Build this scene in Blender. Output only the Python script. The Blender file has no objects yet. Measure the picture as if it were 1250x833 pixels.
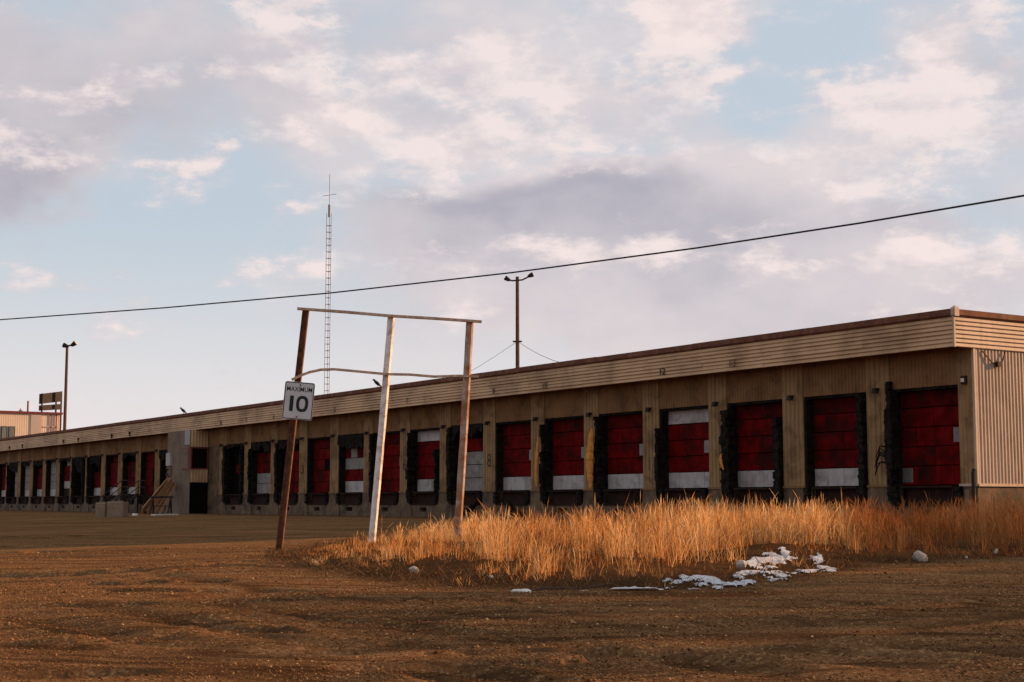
import bpy, math, random
import numpy as np
from mathutils import Vector, Matrix

random.seed(7)
rng = np.random.default_rng(7)
scene = bpy.context.scene
col = scene.collection

# ------------------------------------------------------------------ camera
FPX, HOR = 1830.0, 197.5                      # focal length in photo pixels, horizon offset below the centre
FH = math.hypot(FPX, HOR)
PITCH = math.atan2(HOR, FPX)
AZ = math.atan2(1197.0, FH)
V2 = (-math.cos(AZ), math.sin(AZ))            # horizontal view direction (facade runs along X)
R2 = (math.sin(AZ), math.cos(AZ))             # to the right
EYE = Vector((30.865, -36.915, 0.70))
cam_d = bpy.data.cameras.new('camera')
cam_d.sensor_width = 36.0
cam_d.lens = FPX / 1250.0 * 36.0
cam_d.clip_start = 0.1
cam_d.clip_end = 6000.0
cam = bpy.data.objects.new('camera', cam_d)
col.objects.link(cam)
fwd = Vector((V2[0] * math.cos(PITCH), V2[1] * math.cos(PITCH), math.sin(PITCH)))
cam.location = EYE
cam.rotation_euler = fwd.to_track_quat('-Z', 'Y').to_euler()
scene.camera = cam

# ------------------------------------------------------------------ light, sky, exposure
SUN_EL = math.radians(14.0)
SUN_XY = Vector((0.27, 0.963)).normalized()
sun_vec = Vector((SUN_XY.x * math.cos(SUN_EL), SUN_XY.y * math.cos(SUN_EL), math.sin(SUN_EL)))
sun_d = bpy.data.lights.new('sun', 'SUN')
sun_d.energy = 5.0
sun_d.angle = math.radians(0.6)
sun_d.color = (1.0, 0.56, 0.25)
sun = bpy.data.objects.new('sun', sun_d)
sun.location = (60, 100, 60)
sun.rotation_euler = sun_vec.to_track_quat('Z', 'Y').to_euler()
col.objects.link(sun)

scene.view_settings.view_transform = 'Standard'
scene.view_settings.look = 'None'
scene.view_settings.exposure = 0.75
scene.view_settings.gamma = 1.0
scene.view_settings.use_curve_mapping = False

world = bpy.data.worlds.new('World')
scene.world = world
world.use_nodes = True
world.cycles.sampling_method = 'MANUAL'
world.cycles.sample_map_resolution = 256
wn, wl = world.node_tree.nodes, world.node_tree.links
wn.clear()


class NT:
    """small helper to write node maths"""
    def __init__(s, nodes, links):
        s.n, s.l = nodes, links

    def put(s, sock, v):
        if isinstance(v, bpy.types.NodeSocket):
            s.l.new(v, sock)
        elif v is not None:
            sock.default_value = v

    def m(s, op, a, b=None, c=None, clamp=False):
        n = s.n.new('ShaderNodeMath'); n.operation = op; n.use_clamp = clamp
        s.put(n.inputs[0], a); s.put(n.inputs[1], b)
        if c is not None: s.put(n.inputs[2], c)
        return n.outputs[0]

    def vm(s, op, a, b=None, out=0):
        n = s.n.new('ShaderNodeVectorMath'); n.operation = op
        s.put(n.inputs[0], a); s.put(n.inputs[1], b)
        return n.outputs['Value'] if op in ('DOT_PRODUCT', 'LENGTH') else n.outputs[0]

    def xyz(s, x, y, z):
        n = s.n.new('ShaderNodeCombineXYZ')
        s.put(n.inputs[0], x); s.put(n.inputs[1], y); s.put(n.inputs[2], z)
        return n.outputs[0]

    def noise(s, vec, scale, detail=6, rough=0.55, dist=0.0, out='Fac'):
        n = s.n.new('ShaderNodeTexNoise')
        s.put(n.inputs['Vector'], vec)
        n.inputs['Scale'].default_value = scale
        n.inputs['Detail'].default_value = detail
        n.inputs['Roughness'].default_value = rough
        n.inputs['Distortion'].default_value = dist
        return n.outputs[out]

    def mix(s, fac, a, b, mode='MIX'):
        n = s.n.new('ShaderNodeMix'); n.data_type = 'RGBA'; n.blend_type = mode
        s.put(n.inputs[0], fac); s.put(n.inputs[6], a); s.put(n.inputs[7], b)
        return n.outputs[2]

    def ramp(s, v, lo, hi, a=0.0, b=1.0, smooth=True):
        n = s.n.new('ShaderNodeMapRange')
        n.interpolation_type = 'SMOOTHSTEP' if smooth else 'LINEAR'
        s.put(n.inputs[0], v)
        n.inputs[1].default_value = lo; n.inputs[2].default_value = hi
        n.inputs[3].default_value = a; n.inputs[4].default_value = b
        return n.outputs[0]


def rgba(c):
    return (c[0], c[1], c[2], 1.0)


w = NT(wn, wl)
tc = wn.new('ShaderNodeTexCoord')
dirv = w.vm('NORMALIZE', tc.outputs['Generated'])
sep = wn.new('ShaderNodeSeparateXYZ'); wl.new(dirv, sep.inputs[0])
zc = sep.outputs[2]
sky = wn.new('ShaderNodeTexSky')
sky.sky_type = 'NISHITA'
sky.sun_disc = False
sky.sun_elevation = SUN_EL
sky.sun_rotation = math.atan2(SUN_XY.x, SUN_XY.y)
sky.altitude = 600
sky.air_density = 1.0
sky.dust_density = 1.6
sky.ozone_density = 1.2
# compass bearing (0 = towards the long facade) and height above the horizon
bear = w.m('ARCTAN2', w.vm('DOT_PRODUCT', dirv, (R2[0], R2[1], 0)), w.vm('DOT_PRODUCT', dirv, (V2[0], V2[1], 0)))
elev = w.m('ARCSINE', zc)
den = w.m('ADD', w.m('MAXIMUM', zc, 0.0), 0.10)
flat = w.xyz(w.m('DIVIDE', sep.outputs[0], den), w.m('DIVIDE', sep.outputs[1], den), 0.37)
ae = w.xyz(bear, w.m('MULTIPLY', elev, 1.6), 0.2)
warp = w.noise(ae, 8.0, 4, 0.55, out='Color')
warp2 = w.vm('MULTIPLY', w.vm('SUBTRACT', warp, (0.5, 0.5, 0.5)), (0.20, 0.11, 0.0))
wsep = wn.new('ShaderNodeSeparateXYZ'); wl.new(warp2, wsep.inputs[0])
bw = w.m('ADD', bear, wsep.outputs[0])
ew = w.m('ADD', elev, wsep.outputs[1])


def lobe(px, py, sx, sy, amp):
    """a broad bank of cloud (or a gap) at a bearing / elevation, in photo-pixel sized angles"""
    a = w.m('DIVIDE', w.m('SUBTRACT', bw, (px - 625) / FH), sx / FH)
    b = w.m('DIVIDE', w.m('SUBTRACT', ew, (614 - py) / FH), sy / FH)
    g = w.m('EXPONENT', w.m('MULTIPLY', w.m('ADD', w.m('MULTIPLY', a, a), w.m('MULTIPLY', b, b)), -1.0))
    return w.m('MULTIPLY', g, amp)


def total(ls):
    t = ls[0]
    for q in ls[1:]:
        t = w.m('ADD', t, q)
    return t


cover = total([lobe(10, 200, 115, 115, .52), lobe(230, 70, 260, 90, .34), lobe(340, 175, 90, 40, .16),
               lobe(580, 120, 190, 75, .26), lobe(600, 30, 150, 50, .15), lobe(850, 8, 75, 45, .36), lobe(1140, 110, 110, 90, .34),
               lobe(850, 215, 300, 55, .28), lobe(760, 265, 300, 45, .36), lobe(1000, 300, 300, 60, .22),
               lobe(470, 310, 170, 50, .22), lobe(1020, 360, 380, 60, .36), lobe(760, 385, 340, 55, .34), lobe(800, 120, 90, 35, .22),
               lobe(190, 275, 140, 45, -.26), lobe(945, 65, 65, 45, -.26), lobe(1000, 130, 60, 50, -.16), lobe(455, 100, 45, 35, -.18),
               lobe(505, 205, 60, 24, -.14), lobe(80, 380, 260, 80, -.22), lobe(700, 190, 130, 18, -.18)])
n_big = w.noise(flat, 0.55, 5, 0.52, 0.15)
n_ae = w.noise(ae, 9.0, 7, 0.57, 0.0)
dens = w.m('ADD', w.m('ADD', w.m('MULTIPLY', n_big, 0.30), w.m('MULTIPLY', n_ae, 0.70)), cover)
cmask = w.ramp(dens, 0.46, 0.86)
# bright sunlit puffs: finer, with crisper edges
ae_p = w.vm('MULTIPLY', ae, (1.0, 1.25, 1.0))
n_f = w.noise(ae_p, 13.0, 10, 0.63, 0.0)
n_f2 = w.noise(w.vm('ADD', ae_p, (0.012, 0.020, 0.0)), 13.0, 6, 0.56, 0.0)
lit = total([lobe(325, 18, 55, 40, .26), lobe(420, 155, 110, 40, .20), lobe(190, 188, 110, 24, .18), lobe(560, 95, 170, 60, .17), lobe(790, 95, 150, 38, .20),
             lobe(610, 190, 140, 34, .16), lobe(850, 8, 70, 34, .34), lobe(1120, 80, 120, 70, .22), lobe(1190, 150, 90, 50, .15), lobe(930, 178, 150, 44, .18), lobe(1100, 225, 150, 40, .12),
             lobe(1010, 345, 190, 24, .17), lobe(1170, 330, 120, 34, .15), lobe(310, 236, 120, 20, .12), lobe(350, 330, 150, 24, .10), lobe(60, 175, 60, 90, .08), lobe(700, 300, 200, 24, .06), lobe(760, 375, 200, 22, .07)])
puff = w.ramp(w.m('ADD', n_f, lit), 0.555, 0.735)
relief = w.m('SUBTRACT', n_f, n_f2)
tone = total([lobe(10, 215, 90, 100, .55), lobe(200, 70, 250, 70, .20), lobe(650, 243, 190, 24, .62), lobe(860, 285, 330, 34, .40), lobe(560, 300, 160, 30, .18),
              lobe(850, 335, 300, 26, .16), lobe(1225, 130, 60, 80, .25), lobe(300, 130, 200, 40, .1)])
shade = w.m('ADD', w.m('ADD', w.m('MULTIPLY', w.m('SUBTRACT', n_ae, 0.5), -1.1), 0.34), tone, clamp=True)
lit_c = rgba((0.96, 0.815, 0.78))
veil_c = w.mix(shade, rgba((0.84, 0.745, 0.74)), rgba((0.44, 0.42, 0.49)))
puff_c = w.mix(w.m('ADD', w.m('MULTIPLY', relief, -3.2), 0.16, clamp=True), lit_c, rgba((0.60, 0.54, 0.585)))
ccol = w.mix(w.m('MULTIPLY', puff, 0.92), veil_c, puff_c)
cmask = w.m('MAXIMUM', cmask, w.m('MULTIPLY', puff, 0.9))
SKY_K = 0.125
base = w.mix(1.0, sky.outputs[0], rgba((SKY_K, SKY_K, SKY_K)), 'MULTIPLY')
veil = w.mix(0.80, base, rgba((0.60, 0.675, 0.75)))            # thin high veil whitening the blue
haz = w.ramp(elev, 0.0, 0.20, 0.92, 0.0)
haz_c = rgba((0.88, 0.795, 0.785))
clear = w.mix(haz, veil, haz_c)
cm2 = w.m('MULTIPLY', cmask, w.ramp(elev, 0.0, 0.09, 0.25, 0.93))
full = w.mix(cm2, clear, ccol)
below = w.ramp(zc, -0.02, 0.0)
full = w.mix(below, rgba((0.16, 0.11, 0.07)), full)
bg = wn.new('ShaderNodeBackground')
wl.new(full, bg.inputs[0]); bg.inputs[1].default_value = 0.595
wo = wn.new('ShaderNodeOutputWorld'); wl.new(bg.outputs[0], wo.inputs[0])


# ------------------------------------------------------------------ numpy noise and terrain height
def _hash(ix, iy, s):
    h = np.sin(ix * 127.1 + iy * 311.7 + s * 74.7) * 43758.5453
    return h - np.floor(h)


def vnoise(x, y, s=0):
    x = np.asarray(x, float); y = np.asarray(y, float)
    ix, iy = np.floor(x), np.floor(y)
    fx, fy = x - ix, y - iy
    ux, uy = fx * fx * (3 - 2 * fx), fy * fy * (3 - 2 * fy)
    a, b = _hash(ix, iy, s), _hash(ix + 1, iy, s)
    c, d = _hash(ix, iy + 1, s), _hash(ix + 1, iy + 1, s)
    return (a + (b - a) * ux) * (1 - uy) + (c + (d - c) * ux) * uy


def fbm(x, y, o=4, s=0):
    t, a, k = 0.0, 0.5, 1.0
    for i in range(o):
        t = t + a * vnoise(x * k, y * k, s + i * 13)
        a *= 0.5; k *= 2.03
    return t


def sstep(t, a, b):
    u = np.clip((t - a) / (b - a), 0, 1)
    return u * u * (3 - 2 * u)


def poly_sd(px, py, poly):
    """signed distance to a polygon, positive inside"""
    px = np.asarray(px, float); py = np.asarray(py, float)
    d = np.full(px.shape, 1e9); inside = np.zeros(px.shape, bool)
    n = len(poly)
    for i in range(n):
        x0, y0 = poly[i]; x1, y1 = poly[(i + 1) % n]
        ex, ey = x1 - x0, y1 - y0
        t = np.clip(((px - x0) * ex + (py - y0) * ey) / (ex * ex + ey * ey), 0, 1)
        d = np.minimum(d, np.hypot(px - x0 - t * ex, py - y0 - t * ey))
        c = ((y0 <= py) & (y1 > py)) | ((y1 <= py) & (y0 > py))
        with np.errstate(divide='ignore', invalid='ignore'):
            xi = x0 + (py - y0) / (y1 - y0 if y1 != y0 else 1e-9) * ex
        inside ^= c & (px < xi)
    return np.where(inside, d, -d)


def slope_z(y):
    return -0.021 * np.maximum(0, -np.asarray(y, float) - 8)


def ray(px, py):
    a = (px - 625) / FPX; b = (416.5 - py) / FPX
    f = math.cos(PITCH) - b * math.sin(PITCH); u = math.sin(PITCH) + b * math.cos(PITCH)
    return Vector((R2[0] * a + V2[0] * f, R2[1] * a + V2[1] * f, u))


def on_slope(px, py):
    """photo pixel -> plan position on the plain sloping yard"""
    d = ray(px, py); z = -0.3
    for i in range(40):
        t = (z - EYE.z) / d.z
        z = float(slope_z(EYE.y + t * d.y))
    return (EYE.x + t * d.x, EYE.y + t * d.y)


def at_depth(px, py, dep):
    return EYE + ray(px, py) * dep


def on_Y(px, py, Y):
    d = ray(px, py)
    return EYE + d * ((Y - EYE.y) / d.y)


# planted island: ground contact outline read off the photograph
front = [(340, 681), (380, 693), (440, 702), (500, 707), (560, 712), (650, 717), (740, 719), (830, 717), (900, 710), (960, 703),
         (1010, 694), (1060, 690), (1120, 688), (1180, 683), (1250, 678)]
ISL = [on_slope(*p) for p in front] + [(18, -8), (14, 6), (2.5, 9), (0.6, 0.5), (-0.5, -0.7), (-9.5, -0.7), (-11, -2.5), (-6, -8), (-3.2, -14.5), (-2.6, -19.5)]
ISLP = np.array(ISL)

# hollows in the yard: pixel centre, half size along the picture's width and in depth (m), depth (m)
HOLLOW = []
for px, py, a, b, dp in [(40, 699, 2.4, .8, .10), (150, 713, 1.6, .55, .11), (95, 742, 1.0, .32, .08), (250, 722, 1.8, .4, .07), (300, 735, .9, .3, .08),
                         (340, 728, 1.5, .35, .05), (810, 804, .75, .28, .10), (760, 797, .5, .2, .05), (700, 797, .6, .2, .04), (40, 656, 2.2, .9, .10), (90, 664, 1.8, .6, .09), (20, 672, 2, .7, .07),
                         (640, 798, .9, .2, .04), (60, 825, .8, .2, .05), (560, 815, .9, .25, .06), (980, 760, 1.2, .3, .03), (1100, 735, 1.5, .3, .03), (450, 760, 1.2, .3, .03)]:
    x, y = on_slope(px, py)
    HOLLOW.append((x, y, a, b, dp))


def rut_lines():
    out = []
    for pts, wd, dp in [([(0, 722), (120, 742), (300, 775), (480, 812), (620, 840)], .22, .035),
                        ([(0, 752), (140, 778), (280, 806), (380, 838)], .22, .035),
                        ([(180, 700), (340, 722), (560, 748), (800, 772), (1000, 788), (1250, 800)], .24, .028),
                        ([(150, 722), (330, 748), (560, 778), (800, 806), (960, 830)], .24, .03),
                        ([(0, 790), (200, 800), (420, 797), (640, 786), (860, 770), (1250, 735)], .22, .025),
                        ([(0, 818), (240, 826), (480, 820), (700, 806), (900, 790), (1250, 752)], .22, .03)]:
        out.append(([on_slope(*p) for p in pts], wd, dp))
    return out


RUTS = rut_lines()
_rr = random.Random(12)
for _k in range(26):                                             # narrow tyre lines crossing the yard
    ya = _rr.choice([688, 700, 712, 725, 740, 756, 772, 790, 806, 822]) + _rr.uniform(-5, 5)
    dy = _rr.choice([_rr.uniform(15, 70), _rr.uniform(-40, 10)])
    xa = _rr.uniform(-80, 500); xb = xa + _rr.uniform(350, 900)
    pts = [(xa + (xb - xa) * q / 5, min(880, max(684, ya + dy * (q / 5) + 6 * math.sin(q * 1.1 + _k)))) for q in range(6)]
    RUTS.append(([on_slope(*p) for p in pts], _rr.uniform(.05, .10), _rr.uniform(.028, .05)))


def rut_mask(x, y, pts):
    d = np.full(x.shape, 1e9)
    for i in range(len(pts) - 1):
        x0, y0 = pts[i]; x1, y1 = pts[i + 1]
        ex, ey = x1 - x0, y1 - y0
        t = np.clip(((x - x0) * ex + (y - y0) * ey) / (ex * ex + ey * ey), 0, 1)
        d = np.minimum(d, np.hypot(x - x0 - t * ex, y - y0 - t * ey))
    return d


def terrain(x, y, detail=True):
    x = np.asarray(x, float); y = np.asarray(y, float)
    z = slope_z(y).copy()
    sd = poly_sd(x, y, ISL)
    z += 0.16 * sstep(sd, -0.5, 1.7) * sstep(-y, 0.5, 6)
    # low bank where the snow lies
    bx, by = on_slope(965, 693)
    z += 0.17 * np.exp(-(((x - bx) * R2[0] + (y - by) * R2[1]) / 1.0) ** 2 - (((x - bx) * V2[0] + (y - by) * V2[1] - 0.9) / 1.0) ** 2)
    yard = 1 - sstep(sd, -0.3, 0.4)
    near = sstep(-y, 3, 9)
    z += (fbm(x * .16, y * .16, 3, 5) - .45) * 0.16 * near
    z += (fbm((x * R2[0] + y * R2[1]) * .45, (x * V2[0] + y * V2[1]) * .8, 4, 9) - .45) * 0.042 * near
    if detail:
        z += (fbm(x * 3.1, y * 3.1, 3, 21) - .45) * 0.010 * near
    for hx, hy, a, b, dp in HOLLOW:
        u = ((x - hx) * R2[0] + (y - hy) * R2[1]) / a
        v = ((x - hx) * V2[0] + (y - hy) * V2[1]) / b
        r = np.sqrt(u * u + v * v) + (vnoise(x * 2.1, y * 2.1, 33) - .5) * .7
        z -= dp * 1.5 * (1 - sstep(r, .62, 1.1)) * yard
    wob = vnoise(x * 1.5, y * 1.5, 71); br = sstep(fbm(x * .35, y * .35, 2, 55), .25, .5)
    for pts, wd, dp in RUTS:
        d = rut_mask(x, y, pts)
        d = d + (wob - .5) * wd * 1.1
        z += (-dp * np.exp(-(d / wd) ** 2) + dp * .6 * np.exp(-((d - wd * 1.9) / (wd * .7)) ** 2)) * yard * br
    return z


def tz(x, y):
    return float(terrain(np.array([x]), np.array([y]))[0])


def on_ground(px, py):
    """photo pixel -> point on the finished ground"""
    d = ray(px, py)
    t = 4.0 * np.exp(np.arange(1400) * .0026)
    x, y = EYE.x + d.x * t, EYE.y + d.y * t
    h = terrain(x, y)
    i = int(np.argmax(EYE.z + d.z * t <= h))
    return Vector((x[i], y[i], h[i]))


# ------------------------------------------------------------------ materials
MATS = {}


def material(name, c1, c2=None, rough=0.85, scale=3.0, streak=False, bump=0.15, bscale=40.0, metal=0.0, dirt=None, dirt_amt=0.5, dscale=1.1, spec=0.3, detail=5):
    """procedural paint / stone: two tones by noise, optional rain streaks and dirt patches, fine relief"""
    m = bpy.data.materials.new(name); m.use_nodes = True
    nt = m.node_tree; nt.nodes.clear(); k = NT(nt.nodes, nt.links)
    geo = nt.nodes.new('ShaderNodeNewGeometry'); pos = geo.outputs['Position']
    out = nt.nodes.new('ShaderNodeOutputMaterial'); b = nt.nodes.new('ShaderNodeBsdfPrincipled')
    nt.links.new(b.outputs[0], out.inputs[0])
    c2 = c2 or tuple(v * .72 for v in c1)
    f = k.ramp(k.noise(pos, scale, detail, .6), .33, .68)
    c = k.mix(f, rgba(c1), rgba(c2))
    if streak:
        sv = k.vm('MULTIPLY', pos, (5.0, 5.0, .35))
        s = k.ramp(k.noise(sv, 1.6, 5, .6), .46, .78)
        c = k.mix(k.m('MULTIPLY', s, .55), c, rgba(tuple(v * .42 for v in c2)))
    if dirt:
        d = k.ramp(k.noise(pos, dscale, 6, .62, .4), .46, .66)
        c = k.mix(k.m('MULTIPLY', d, dirt_amt), c, rgba(dirt))
    nt.links.new(c, b.inputs['Base Color'])
    b.inputs['Roughness'].default_value = rough
    b.inputs['Metallic'].default_value = metal
    b.inputs['Specular IOR Level'].default_value = spec
    if bump:
        bn = nt.nodes.new('ShaderNodeBump'); bn.inputs['Strength'].default_value = bump; bn.inputs['Distance'].default_value = .02
        nt.links.new(k.noise(pos, bscale, 4, .6), bn.inputs['Height']); nt.links.new(bn.outputs[0], b.inputs['Normal'])
    MATS[name] = m
    return m


tan_pil_lit = material('tan_pilaster_paint_lit', (.34, .20, .095), (.27, .155, .072), .7, .9, True, .05, dirt=(.08, .045, .024), dirt_amt=.55, spec=.08)  # same tan made paler: light caught by the pilasters is in the colour
tan_wall_shaded = material('tan_ribbed_paint_shaded', (.25, .128, .055), (.20, .10, .043), .7, .7, False, .05, dirt=(.06, .03, .014), dirt_amt=.5, spec=.08)  # same tan paint darkened: shade under the overhang is in the colour
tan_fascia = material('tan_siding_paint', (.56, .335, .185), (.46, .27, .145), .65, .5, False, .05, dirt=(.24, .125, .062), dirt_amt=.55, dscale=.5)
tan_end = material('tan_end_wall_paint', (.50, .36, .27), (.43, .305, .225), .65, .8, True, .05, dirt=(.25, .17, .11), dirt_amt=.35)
coping_m = material('rusty_brown_coping', (.16, .060, .036), (.10, .038, .024), .8, 2.5, False, .1, dirt=(.22, .11, .06), dirt_amt=.5, dscale=2, spec=.08)
red_a = material('red_door_paint', (.155, .003, .004), (.075, .0015, .002), .75, 2.2, True, .06, dirt=(.020, .005, .004), dirt_amt=.85, dscale=.9, spec=.04)
red_b = material('dull_red_door_paint', (.12, .003, .003), (.055, .002, .002), .75, 1.8, True, .06, dirt=(.012, .006, .005), dirt_amt=.8, dscale=1.6, spec=.04)
white_p = material('off_white_door_paint', (.45, .385, .37), (.37, .31, .29), .65, 2.0, True, .06, dirt=(.17, .12, .09), dirt_amt=.6, dscale=1.8)
white_old = material('greyed_white_door_paint', (.27, .235, .21), (.20, .17, .15), .75, 2.4, True, .08, dirt=(.12, .09, .07), dirt_amt=.5, dscale=2.2)
grey_w = material('grey_door_window', (.14, .125, .12), (.09, .08, .075), .3, 4, False, .02, spec=.5)
black_r = material('black_rubber', (.024, .018, .015), (.006, .005, .0045), .95, 5, False, .3, 25, spec=.04)
dark_in = material('dark_opening', (.008, .006, .005), (.005, .004, .0035), .95, 2, False, 0, spec=.03)
brown_l = material('rusted_leveler_steel', (.04, .016, .011), (.02, .010, .008), .85, 3, True, .15, spec=.1)
concrete = material('stained_shaded_concrete', (.165, .098, .055), (.105, .062, .035), .9, 1.6, True, .3, 30, dirt=(.03, .021, .015), dirt_amt=.8, dscale=.9)  # stains, plus the deep shade along the wall base darkened into the colour
conc_light = material('pale_concrete_block', (.25, .165, .11), (.18, .115, .078), .9, 3, False, .35, 25)
stucco = material('grey_painted_block', (.20, .132, .09), (.16, .104, .07), .85, 1.6, True, .2, 35, dirt=(.09, .066, .05), dirt_amt=.5, dscale=.8)
foam_y = material('yellow_foam', (.66, .27, .045), (.50, .18, .03), .9, 5, False, .5, 18)
rust = material('rusty_steel', (.19, .062, .022), (.085, .03, .016), .8, 6, False, .35, 60, dirt=(.035, .02, .014), dirt_amt=.6, dscale=5)
rust_lit = material('rusty_steel_sunlit', (.36, .155, .06), (.20, .08, .035), .85, 7, True, .35, 60)  # brighter copy of the rust, sunlight put into its colour
white_wood = material('peeling_white_paint', (.80, .70, .65), (.70, .60, .54), .7, 5, True, .25, 50, dirt=(.24, .10, .045), dirt_amt=.55, dscale=4.5)
rail_m = material('weathered_rail_wood', (.60, .40, .27), (.42, .24, .14), .8, 9, True, .25, 60)
sign_w = material('sign_white', (.56, .51, .50), (.50, .45, .44), .5, 3, False, .02)
sign_k = material('sign_black', (.012, .011, .011), (.018, .016, .015), .6, 3, False, 0)
steel_d = material('dark_steel', (.04, .026, .020), (.024, .016, .013), .7, 5, False, .1, spec=.12)
pole_m = material('creosote_pole_wood', (.12, .062, .04), (.07, .035, .024), .9, 4, True, .3, 40)
mast_m = material('dull_mast_steel', (.24, .20, .21), (.19, .16, .17), .7, 6, False, .05)
galv = material('galvanised_steel', (.30, .26, .26), (.22, .19, .19), .5, 6, False, .05, metal=.4)
lamp_m = material('lamp_glass', (.60, .50, .38), (.5, .4, .3), .25, 6, False, 0, spec=.6)
cable_m = material('black_cable', (.025, .018, .02), (.02, .015, .016), .7, 5, False, 0)
off_wall = material('peach_cladding', (.66, .51, .41), (.58, .44, .35), .7, .3, False, .05)
off_wall2 = material('grey_cladding', (.48, .38, .32), (.42, .33, .28), .7, .3, False, .05)
red_trim = material('red_trim', (.17, .03, .028), (.13, .025, .022), .6, 1, False, 0)
win_glass = material('window_glass', (.13, .14, .12), (.10, .11, .10), .15, 1, False, 0, spec=.6)
board_m = material('dark_board_back', (.05, .038, .033), (.035, .028, .025), .8, 2, True, .05)
wood_pl = material('weathered_plank', (.46, .235, .110), (.32, .155, .072), .85, 6, False, .3, 40)
stone_m = material('pale_stone', (.50, .43, .38), (.32, .26, .22), .9, 6, False, .5, 25)
litter_m = material('white_litter', (.75, .68, .62), (.6, .52, .45), .6, 8, False, .1)
crow_m = material('black_feathers', (.012, .011, .012), (.008, .008, .008), .6, 8, False, .1)
roof_m = material('roof_membrane', (.12, .10, .09), (.09, .075, .065), .9, 1, False, .2)
number_m = material('black_stencil_paint', (.03, .02, .014), (.05, .034, .022), .8, 9, False, 0)
number_f = material('faded_stencil_paint', (.12, .075, .04), (.2, .13, .07), .8, 9, False, 0)
bark_m = material('spruce_bark', (.10, .07, .05), (.06, .045, .03), .9, 5, False, .4)
needle_m = material('spruce_needles', (.035, .055, .025), (.02, .035, .016), .8, 3, False, 0)


def ground_material():
    m = bpy.data.materials.new('gravel_ground'); m.use_nodes = True
    nt = m.node_tree; nt.nodes.clear(); k = NT(nt.nodes, nt.links)
    geo = nt.nodes.new('ShaderNodeNewGeometry'); pos = geo.outputs['Position']
    out = nt.nodes.new('ShaderNodeOutputMaterial'); b = nt.nodes.new('ShaderNodeBsdfPrincipled')
    nt.links.new(b.outputs[0], out.inputs[0])
    big = k.ramp(k.noise(pos, .22, 5, .6), .35, .68)
    mid = k.ramp(k.noise(pos, 1.6, 6, .65), .35, .68)
    fine = k.noise(pos, 46, 4, .7)
    vor = nt.nodes.new('ShaderNodeTexVoronoi'); vor.inputs['Scale'].default_value = 34; nt.links.new(pos, vor.inputs['Vector'])
    vsep = nt.nodes.new('ShaderNodeSeparateXYZ'); nt.links.new(vor.outputs['Color'], vsep.inputs[0])
    c = k.mix(big, rgba((.215, .102, .044)), rgba((.150, .069, .030)))
    c = k.mix(k.m('MULTIPLY', mid, .5), c, rgba((.090, .042, .019)))
    c = k.mix(k.ramp(vsep.outputs[0], .60, 1.0, 0, .60), c, rgba((.42, .235, .105)))
    c = k.mix(k.ramp(fine, .3, .55, .55, 0), c, rgba((.045, .021, .010)))
    sv = k.xyz(k.m('MULTIPLY', k.vm('DOT_PRODUCT', pos, (R2[0], R2[1], 0)), .16), k.m('MULTIPLY', k.vm('DOT_PRODUCT', pos, (V2[0], V2[1], 0)), .85), 0.0)
    c = k.mix(k.ramp(k.noise(sv, 1.5, 6, .62, .3), .50, .72, 0, .62), c, rgba((.055, .026, .013)))
    # long sweeping tyre lanes
    bend = k.m('MULTIPLY', k.noise(pos, .06, 2, .5), 9.0)
    sv2 = k.xyz(k.m('MULTIPLY', k.vm('DOT_PRODUCT', pos, (R2[0] * .96 - V2[0] * .28, R2[1] * .96 - V2[1] * .28, 0)), .045), k.m('ADD', k.vm('DOT_PRODUCT', pos, (V2[0] * .96 + R2[0] * .28, V2[1] * .96 + R2[1] * .28, 0)), bend), 3.0)
    lane = k.noise(sv2, 2.6, 5, .68)
    c = k.mix(k.ramp(lane, .51, .66, 0, .80), c, rgba((.050, .024, .012)))
    c = k.mix(k.ramp(lane, .46, .32, 0, .40), c, rgba((.34, .185, .085)))
    at = nt.nodes.new('ShaderNodeAttribute'); at.attribute_name = 'ground_dark'
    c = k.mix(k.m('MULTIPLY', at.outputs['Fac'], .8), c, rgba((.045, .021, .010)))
    nt.links.new(c, b.inputs['Base Color'])
    b.inputs['Roughness'].default_value = .95
    b.inputs['Specular IOR Level'].default_value = 0.0
    bn = nt.nodes.new('ShaderNodeBump'); bn.inputs['Strength'].default_value = 1.0; bn.inputs['Distance'].default_value = .016
    hgt = k.m('ADD', k.m('MULTIPLY', k.m('SUBTRACT', 1.0, vor.outputs['Distance']), .5), k.noise(pos, 30, 6, .75))
    nt.links.new(hgt, bn.inputs['Height']); nt.links.new(bn.outputs[0], b.inputs['Normal'])
    return m


def blade_material(name, cols, trans=.45):
    """dry straw: colour per blade, light shines through it"""
    m = bpy.data.materials.new(name); m.use_nodes = True
    nt = m.node_tree; nt.nodes.clear(); k = NT(nt.nodes, nt.links)
    out = nt.nodes.new('ShaderNodeOutputMaterial')
    at = nt.nodes.new('ShaderNodeAttribute'); at.attribute_name = 'tint'
    rmp = nt.nodes.new('ShaderNodeValToRGB')
    el = rmp.color_ramp.elements
    el[0].position = 0; el[0].color = rgba(cols[0]); el[1].position = 1; el[1].color = rgba(cols[-1])
    for i, c in enumerate(cols[1:-1]):
        e = el.new((i + 1) / (len(cols) - 1)); e.color = rgba(c)
    nt.links.new(at.outputs['Fac'], rmp.inputs[0])
    d = nt.nodes.new('ShaderNodeBsdfDiffuse'); t = nt.nodes.new('ShaderNodeBsdfTranslucent')
    nt.links.new(rmp.outputs[0], d.inputs[0]); nt.links.new(rmp.outputs[0], t.inputs[0])
    mx = nt.nodes.new('ShaderNodeMixShader'); mx.inputs[0].default_value = trans
    nt.links.new(d.outputs[0], mx.inputs[1]); nt.links.new(t.outputs[0], mx.inputs[2]); nt.links.new(mx.outputs[0], out.inputs[0])
    return m


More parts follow.
